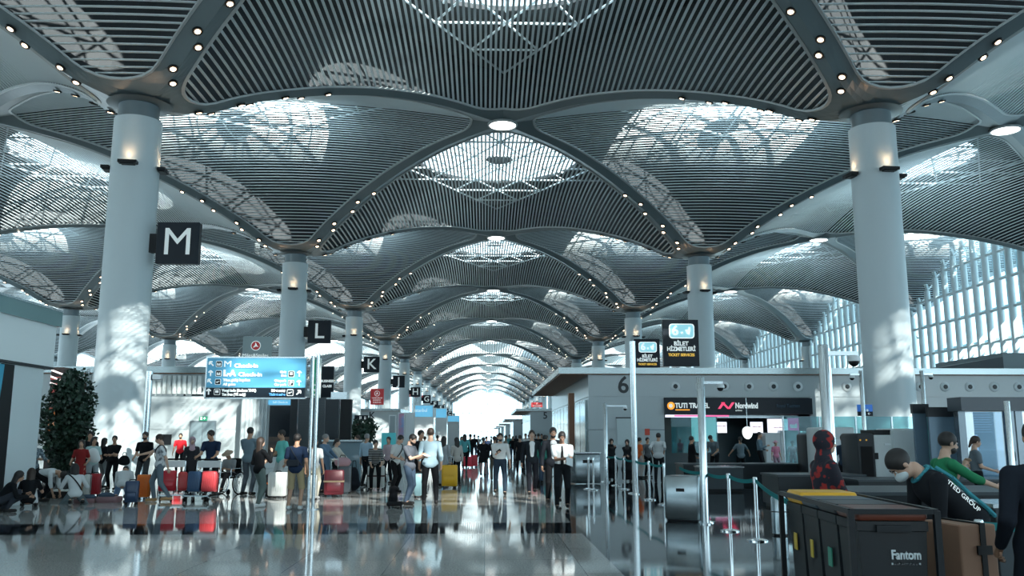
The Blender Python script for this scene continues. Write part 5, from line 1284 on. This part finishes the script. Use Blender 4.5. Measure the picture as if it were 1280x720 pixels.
hw_ = thing('white_scanner', 'low white scanner cabinet behind the floral headscarf', 'baggage scanner', (at(1046, 545, 26).x, 26.5, 0)); MB().rbox(-.55, .55, -.5, .5, .0, 1.85, .08, axis='y').build('cabinet', W0, hw_, True); MB().box(-.4, .4, -.51, -.5, 1.2, 1.5).build('panel', WHITE, hw_)
# glass and steel gates
BLG = mat('gate_blue_panel', (.13, .20, .26), .22, .2)
def gpanel(label, x0, x1, y0, Y, m=BLG):
    a = at(x0, y0, Y); b = at(x1, y0, Y); t = thing('gate_panel', label, 'gate panel', ((a.x + b.x) / 2, Y, 0)); w_ = (b.x - a.x) / 2
    MB().box(-w_, w_, -.04, .04, .1, a.z - .22).build('panel', m, t); MB().box(-w_ - .02, w_ + .02, -.06, .06, a.z - .22, a.z).build('header', DARK, t); MB().box(-w_, w_, -.06, .06, 0, .1).build('foot', STEEL, t)
    MB().box(w_ - .04, w_ + .01, -.05, .05, .1, a.z - .2).build('edge', mat('teal_edge', (.05, .30, .28), .3), t)
gpanel('narrow blue-grey gate panel right of the white scanner', 1140, 1158, 505, 20.6); gpanel('wide blue-grey gate panel behind the green shirted man', 1159, 1192, 509, 20.2)
def gate(label, x0, x1, ytop, Y, blinds=True):
    a = at(x0, ytop, Y); b = at(x1, ytop, Y); t = thing('security_gate', label, 'gate', ((a.x + b.x) / 2, Y, 0)); w_ = (b.x - a.x) / 2; h_ = a.z
    GF = mat('gate_frame', (.20, .24, .27), .25, .7)
    MB().box(-w_, -w_ + .16, -.1, .1, 0, h_ - .3).build('post', GF, t); MB().box(w_ - .16, w_, -.1, .1, 0, h_ - .3).build('post', GF, t); MB().box(-w_ - .02, w_ + .02, -.3, .3, h_ - .3, h_).build('header', mat('gate_header', (.07, .09, .11), .4), t)
    MB().box(-w_ + .16, -w_ + .36, -.05, .05, .0, h_ - .32).build('reader_column', STEEL, t)
    MB().box(-w_ + .36, w_ - .16, -.01, .01, .1, h_ - .32).build('glass', glassy('gate_glass', (.55, .72, .85), .12), t)
    MB().box(-w_ + .33, -w_ + .62, .3, .34, 1.25, 1.62).build('screen', SCRW, t)
    MB().box(w_ - .13, w_ - .05, -.12, -.10, 1.05, 1.25).build('keypad', BLACK, t)
    if blinds:
        m = MB()
        for k in range(9): m.box(-w_ + .4, w_ - .3 - .02 * (k % 3), .28, .30, 1.68 + k * .055, 1.69 + k * .055)
        m.build('blind_slats', mat('blind_glow', (.5, .55, .6), .3, emit=(.8, .9, 1), es=.45), t)  # white blind slats given a faint glow of their own
    return t
gate('grey steel security gate with glass door near the guard', 1193, 1262, 497, 19.8); gate('second grey security gate cut off at the right edge', 1264, 1340, 497, 20.2)
cyl_pole('slim steel post in front of the second security gate', L(1262, 15.5), .05, 2.2)
gpn = thing('glass_screen', 'long clear teal glass screen behind the scanners', 'glass screen', (at(1070, 545, 30).x, 30.2, 0))
MB().box(-2.4, 2.6, -.015, .015, .2, 2.25).build('glass', TEALG, gpn)
for x in (-2.4, -1.15, .1, 1.35, 2.6): MB().box(x - .025, x + .025, -.03, .03, 0, 2.25).build('post', STEEL, gpn)
bs = thing('hanging_sign', 'small blue and black sign left of the right column', 'sign', (at(1081, 512, 24.2).x, 24.2, at(1081, 520, 24.2).z))
MB().box(-.2, .2, -.04, .04, .0, .12).build('black_panel', SIGNB, bs); MB().box(-.2, .2, -.04, .04, .12, .31).build('blue_panel', mat('sign_deep_blue', (.02, .10, .35), .4, emit=(.03, .15, .55), es=.4), bs)
text('lettering', '1-4  ←', .10, LETW, bs, (0, -.05, .06)); MB().box(-.03, .03, -.16, -.04, .12, .18).build('bracket', STEEL, bs)
# dark box on the roof of building 6, right
rb = thing('roof_unit', 'dark grey plant box on the roof of building 6', 'roof unit', (at(1253, 440, 52).x, 52, 5.16))
MB().box(0, 10, 0, 8, 0, at(1270, 441, 52).z - 5.16).build('box', mat('roof_grey', (.16, .21, .23), .5), rb); MB().raw([(0, 0, 0), (0, 0, 1.1), (-6.2, 3, .0), (0, 8, 0), (0, 8, 1.1)], [(0, 2, 1), (1, 2, 4), (2, 3, 4), (0, 3, 2)]).build('slope', mat('roof_dark', (.06, .08, .09), .5), rb)
# ================================================================ left side: corner shop, tree, kiosks
XS = -10.85
cs = thing('corner_shop', 'white shop with tall fascia and blue striped graphic at left edge', 'shop', (XS, 10, 0))
zt = at(70, 388, 22.6).z; zf_ = at(62, 457, 22).z
MB().box(-6, .0, 0, 12.6, zf_, zt - .42).build('fascia', mat('fascia_white', (.70, .76, .77), .3), cs)
MB().box(-6.1, .08, -.1, 12.7, zt - .42, zt - .05).build('glass_cornice', mat('cornice_teal', (.20, .32, .33), .15, .3), cs); MB().box(-6.1, .1, -.1, 12.72, zt - .05, zt).build('cornice_cap', STEEL, cs)
MB().box(-6, -.08, 0, 12.3, 0, zf_).build('wall', mat('shop_white', (.60, .68, .70), .22), cs); MB().box(-5.9, .02, .0, 12.6, zf_ - .06, zf_).build('reveal', DARK, cs)
def gy(x): return F * 10.85 / (607 - x) * .999 - 10
MB().box(-.08, -.03, gy(17), gy(31), 0, zf_ - .08).build('dark_panel', BLACK, cs)
gw = MB(); 
def band_(y0, y1, m_, nm, amp=.05):
    R = []
    for k in range(13):
        z = .02 + (zf_ - .12) * k / 12; o1 = amp * math.sin(z * 2.1); o2 = amp * math.sin(z * 2.1 + .6)
        R.append([(-.08, y0 + o1, z), (-.02, y0 + o1, z), (-.02, y1 + o2, z), (-.08, y1 + o2, z)])
    MB().loft(R).build(nm, m_, cs)
CYAN = mat('graphic_cyan', (.03, .33, .50), .4); WG = mat('graphic_white', (.62, .68, .70), .4); NB = mat('graphic_navy', (.012, .02, .045), .4)
yv = gy(17); k = 0
while yv > .6:
    for w_, m_, nm in ((.28, CYAN, 'cyan_stripe'), (.35, WG, 'white_stripe'), (.30, NB, 'navy_stripe')):
        band_(yv - w_, yv, m_, nm); yv -= w_
# striped light column and lit shelves behind it
ld_ = thing('display_column', 'dark shop column with red and white diagonal light bars', 'display', (at(66, 545, 33).x, 33, 0))
MB().box(-.25, .22, 0, .4, 0, at(66, 459, 33).z).build('column', mat('display_brown', (.03, .018, .016), .5), ld_)
def lz(y): return at(66, y, 33).z
for y in (467, 475, 483, 505):
    z = lz(y); MB().raw([(-.25, -.02, z + .10), (.22, -.02, z - .07), (.22, -.02, z - .01), (-.25, -.02, z + .16), (-.25, 0, z + .10), (.22, 0, z - .07), (.22, 0, z - .01), (-.25, 0, z + .16)], [(0, 1, 2, 3), (7, 6, 5, 4), (0, 4, 5, 1), (3, 2, 6, 7)]).build('light_bar', mat('bar_light', (.8, .7, .7), .4, emit=(1, .85, .82), es=1.3), ld_)
    MB().box(-.25, .22, -.01, 0, z - .22, z - .12).build('red_bar', mat('bar_red', (.35, .05, .04), .4, emit=(.5, .1, .08), es=.3), ld_)
for k, y in enumerate((515, 528, 541, 556)): MB().box(-.2, .2, -.03, 0, lz(y + 4), lz(y - 4)).build('lit_poster', mat('poster_orange_%d' % (k % 2), ((.5, .17, .04), (.4, .2, .12))[k % 2], .4, emit=((.8, .25, .05), (.6, .3, .15))[k % 2], es=.45), ld_)
# leafy plants
LEAF = noise_col(mat('leaf_dark', (.02, .06, .035), .5), (.008, .028, .020), (.03, .075, .045), 3, 2)
BARK = mat('bark', (.06, .045, .035), .8); POT = mat('planter', (.05, .055, .06), .5)
def plant(name, label, pos, h_, wid, zc, n_, ls, pot=.35, seed=1):
    random.seed(seed); t = thing(name, label, 'tree' if h_ > 2.4 else 'potted plant', pos)
    MB().lathe([(pot * .75, 0), (pot, pot * 1.3), (pot * .9, pot * 1.3), (pot * .85, pot * 1.2)], n=20).build('pot', POT, t, True)
    tr = MB()
    for k in range(5):
        a = random.uniform(0, 6.28); tr.path([(0, 0, pot), (.08 * math.cos(a), .08 * math.sin(a), h_ * .45), (wid * .4 * math.cos(a), wid * .4 * math.sin(a), h_ * random.uniform(.65, .9))], .022 + .008 * h_, 6)
    tr.build('trunk', BARK, t)
    lv = MB()
    for k in range(n_):
        while True:
            p = Vector((random.uniform(-1, 1), random.uniform(-1, 1), random.uniform(-1, 1)))
            if .25 < p.length < 1: break
        r_ = .75 + .25 * math.sin(3 * math.atan2(p.y, p.x) + 4 * p.z + seed)
        q = Vector((p.x * wid * r_, p.y * wid * r_, zc + p.z * (h_ - zc)))
        d = Vector((random.gauss(0, 1), random.gauss(0, 1), random.gauss(-.4, .6))).normalized(); e = d.orthogonal().normalized() * ls * .42
        e.rotate(Matrix.Rotation(random.uniform(0, 3.1), 3, d)); b = q + d * ls * .5; c_ = q + d * ls
        lv.raw([q, b + e, c_, b - e], [(0, 1, 2, 3)])
    lv.build('foliage', LEAF, t); return t
plant('ficus_tree', 'dark leafy indoor tree between the shop and the M column', L(85, 29.3), 3.82, .98, 2.0, 6500, .13, .4, 3)
plant('potted_plant', 'dark bushy potted plant left of the letter K', L(447, 48), 2.55, .55, 1.8, 900, .14, .3, 5)
plant('potted_plant', 'dark bushy potted plant below the letter K', L(461, 47), 2.55, .5, 1.9, 900, .14, .3, 6)
plant('ficus_tree', 'dark leafy tree standing in front of building 5', L(705, 78), 3.1, 1.0, 1.9, 1800, .22, .4, 8)
# check-in kiosk wall with large dark screen, fluted panels
kw = thing('kiosk_wall', 'white fluted wall unit holding a large tilted dark screen', 'display wall', (at(300, 545, 46).x, 46, 0))
def kx(x): return at(x, 545, 46).x - kw.location.x
def kz(y): return at(340, y, 46).z
fl = MB().box(kx(300), kx(333), 0, .4, 0, 3.7)
for k in range(7): fl.tube((kx(302) + k * .2, -.0, 0), (kx(302) + k * .2, -.0, 3.65), .07, n=10)
fl.build('fluted_panel', PANEL, kw, True); MB().box(kx(331), kx(367), .05, .4, 0, kz(497)).build('frame', WHITE, kw)
sc_ = MB().box(kx(336), kx(362), -.06, .04, kz(571), kz(507)).build('screen', SCRD, kw); MB().box(kx(336), kx(362), -.07, -.06, kz(570), kz(546)).build('lower_picture', noise_col(mat('dim_picture', (.1, .05, .03), .4), (.10, .055, .035), (.02, .02, .02), 3), sc_)
MB().box(kx(334), kx(364), -.08, .0, kz(506), kz(500)).build('blue_banner', SCRB, kw); text('lettering', 'Self Check-in', .15, LETW, kw, (kx(349), -.1, kz(503)), wx=.75)
dp = thing('post', 'dark square post behind the man in khaki shorts', 'post', (at(367, 545, 40).x, 40, 0)); MB().box(-.16, .16, -.16, .16, 0, at(367, 497, 40).z).build('shaft', DARK, dp)
for k in range(5): MB().box(.2, .5, -.1, .1, 1.9 + k * .3, 2.1 + k * .3).build('monitor', SCRB if k % 2 else SCRW, dp)
MESH = mat('mesh_dark', (.05, .062, .07), .35, .4)
lg_ = thing('lounge_wall', 'dark ribbed lounge wall behind the green exit sign', 'partition', (at(372, 545, 38).x, 38, 0))
def lx(x): return at(x, 545, 38).x - lg_.location.x
def lzz(y): return at(400, y, 38).z
lw = MB().box(0, lx(406), 0, .3, 0, lzz(497))
for k in range(26): lw.box(0, lx(406), -.03, 0, .15 + k * .115, .20 + k * .115)
lw.build('ribbed_panel', MESH, lg_)
tw = thing('display_tower', 'pair of tall black display panels with steel cap', 'display', (at(405, 545, 34).x, 34, 0))
def tx(x): return at(x, 545, 34).x - tw.location.x
def tz(y): return at(420, y, 34).z
MB().rbox(0, tx(423), 0, .3, .9, tz(499), .03).build('panel', SCRD, tw); MB().rbox(tx(424), tx(438), .05, .35, .9, tz(499), .03).build('panel', BLACK, tw); MB().box(tx(412), tx(432), .0, .5, tz(499), tz(490)).build('steel_cap', STEEL, tw)
MB().box(0, tx(438), .02, .3, 0, .9).build('base', DARK, tw)
ck = thing('desk', 'blue-grey glass check-in desk behind the cream topped woman', 'desk', (at(432, 545, 30).x, 30.4, 0)); MB().rbox(-.75, .5, -.3, .3, 0, at(430, 552, 30).z, .06).build('body', mat('desk_glass', (.13, .20, .24), .15), ck, True); MB().box(-.8, .55, -.35, .35, at(430, 552, 30).z, at(430, 550.5, 30).z + .02).build('worktop', STEEL, ck)
pst = thing('poster_stand', 'teal information poster near the queue', 'poster', (at(486, 545, 38).x, 38, 0)); MB().box(-.3, .3, -.02, .02, 1.0, at(486, 541, 38).z).build('poster', mat('poster_teal', (.05, .32, .36), .4, emit=(.05, .4, .45), es=.2), pst); MB().box(-.02, .02, -.02, .02, 0, 1.0).box(-.2, .2, -.15, .15, 0, .02).build('stand', STEEL, pst)
dv = thing('direction_board', 'small dark board with pictograms left of the letter K', 'sign', (at(451, 545, 60).x, 60, 0)); MB().box(-.45, .45, -.05, .05, at(451, 526, 60).z, at(451, 519, 60).z).build('panel', SIGNB, dv); MB().box(-.03, .03, -.03, .03, 0, at(451, 526, 60).z).build('pole', STEEL, dv); text('lettering', 'II  ii', .3, LETW, dv, (.1, -.07, at(451, 522.5, 60).z))
# advert totems and blue screens down the left islands
MAG = noise_col(mat('advert_picture', (.3, .3, .5), .4), (.25, .35, .6), (.55, .25, .35), 3)
def advert(label, x0, x1, y0, y1, Y, m_, colw=None):
    a = at(x0, y1, Y); b = at(x1, y0, Y); t = thing('advert_totem', label, 'advert display', ((a.x + b.x) / 2, Y, 0)); w_ = (b.x - a.x) / 2
    MB().box(-w_ - .05, w_ + .05, 0, .3, 0, b.z + .06).build('cabinet', WHITE, t); MB().box(-w_, w_, -.02, 0, a.z, b.z).build('screen', m_, t); return t
advert('narrow advert display with coloured picture beside the white column', 498, 505, 517, 545, 52, MAG); advert('tall blank white advert column beside the queue', 507, 517, 517, 560, 52, WG)
t = advert('wide blue advert screen above the queue', 519, 541, 507, 521, 58, SCRB); text('lettering', 'istanbul', .32, LETW, t, (-.2, -.05, at(530, 513, 58).z), wx=.8)
advert('second blue advert screen further down the left', 545, 558, 511, 522, 95, SCRB); advert('third blue advert screen, tiny and distant', 560, 574, 520, 527, 140, SCRB)
advert('pale glass display cabinet at the queue', 487, 494, 520, 543, 50, mat('cabinet_grey', (.3, .36, .38), .2))
MB()
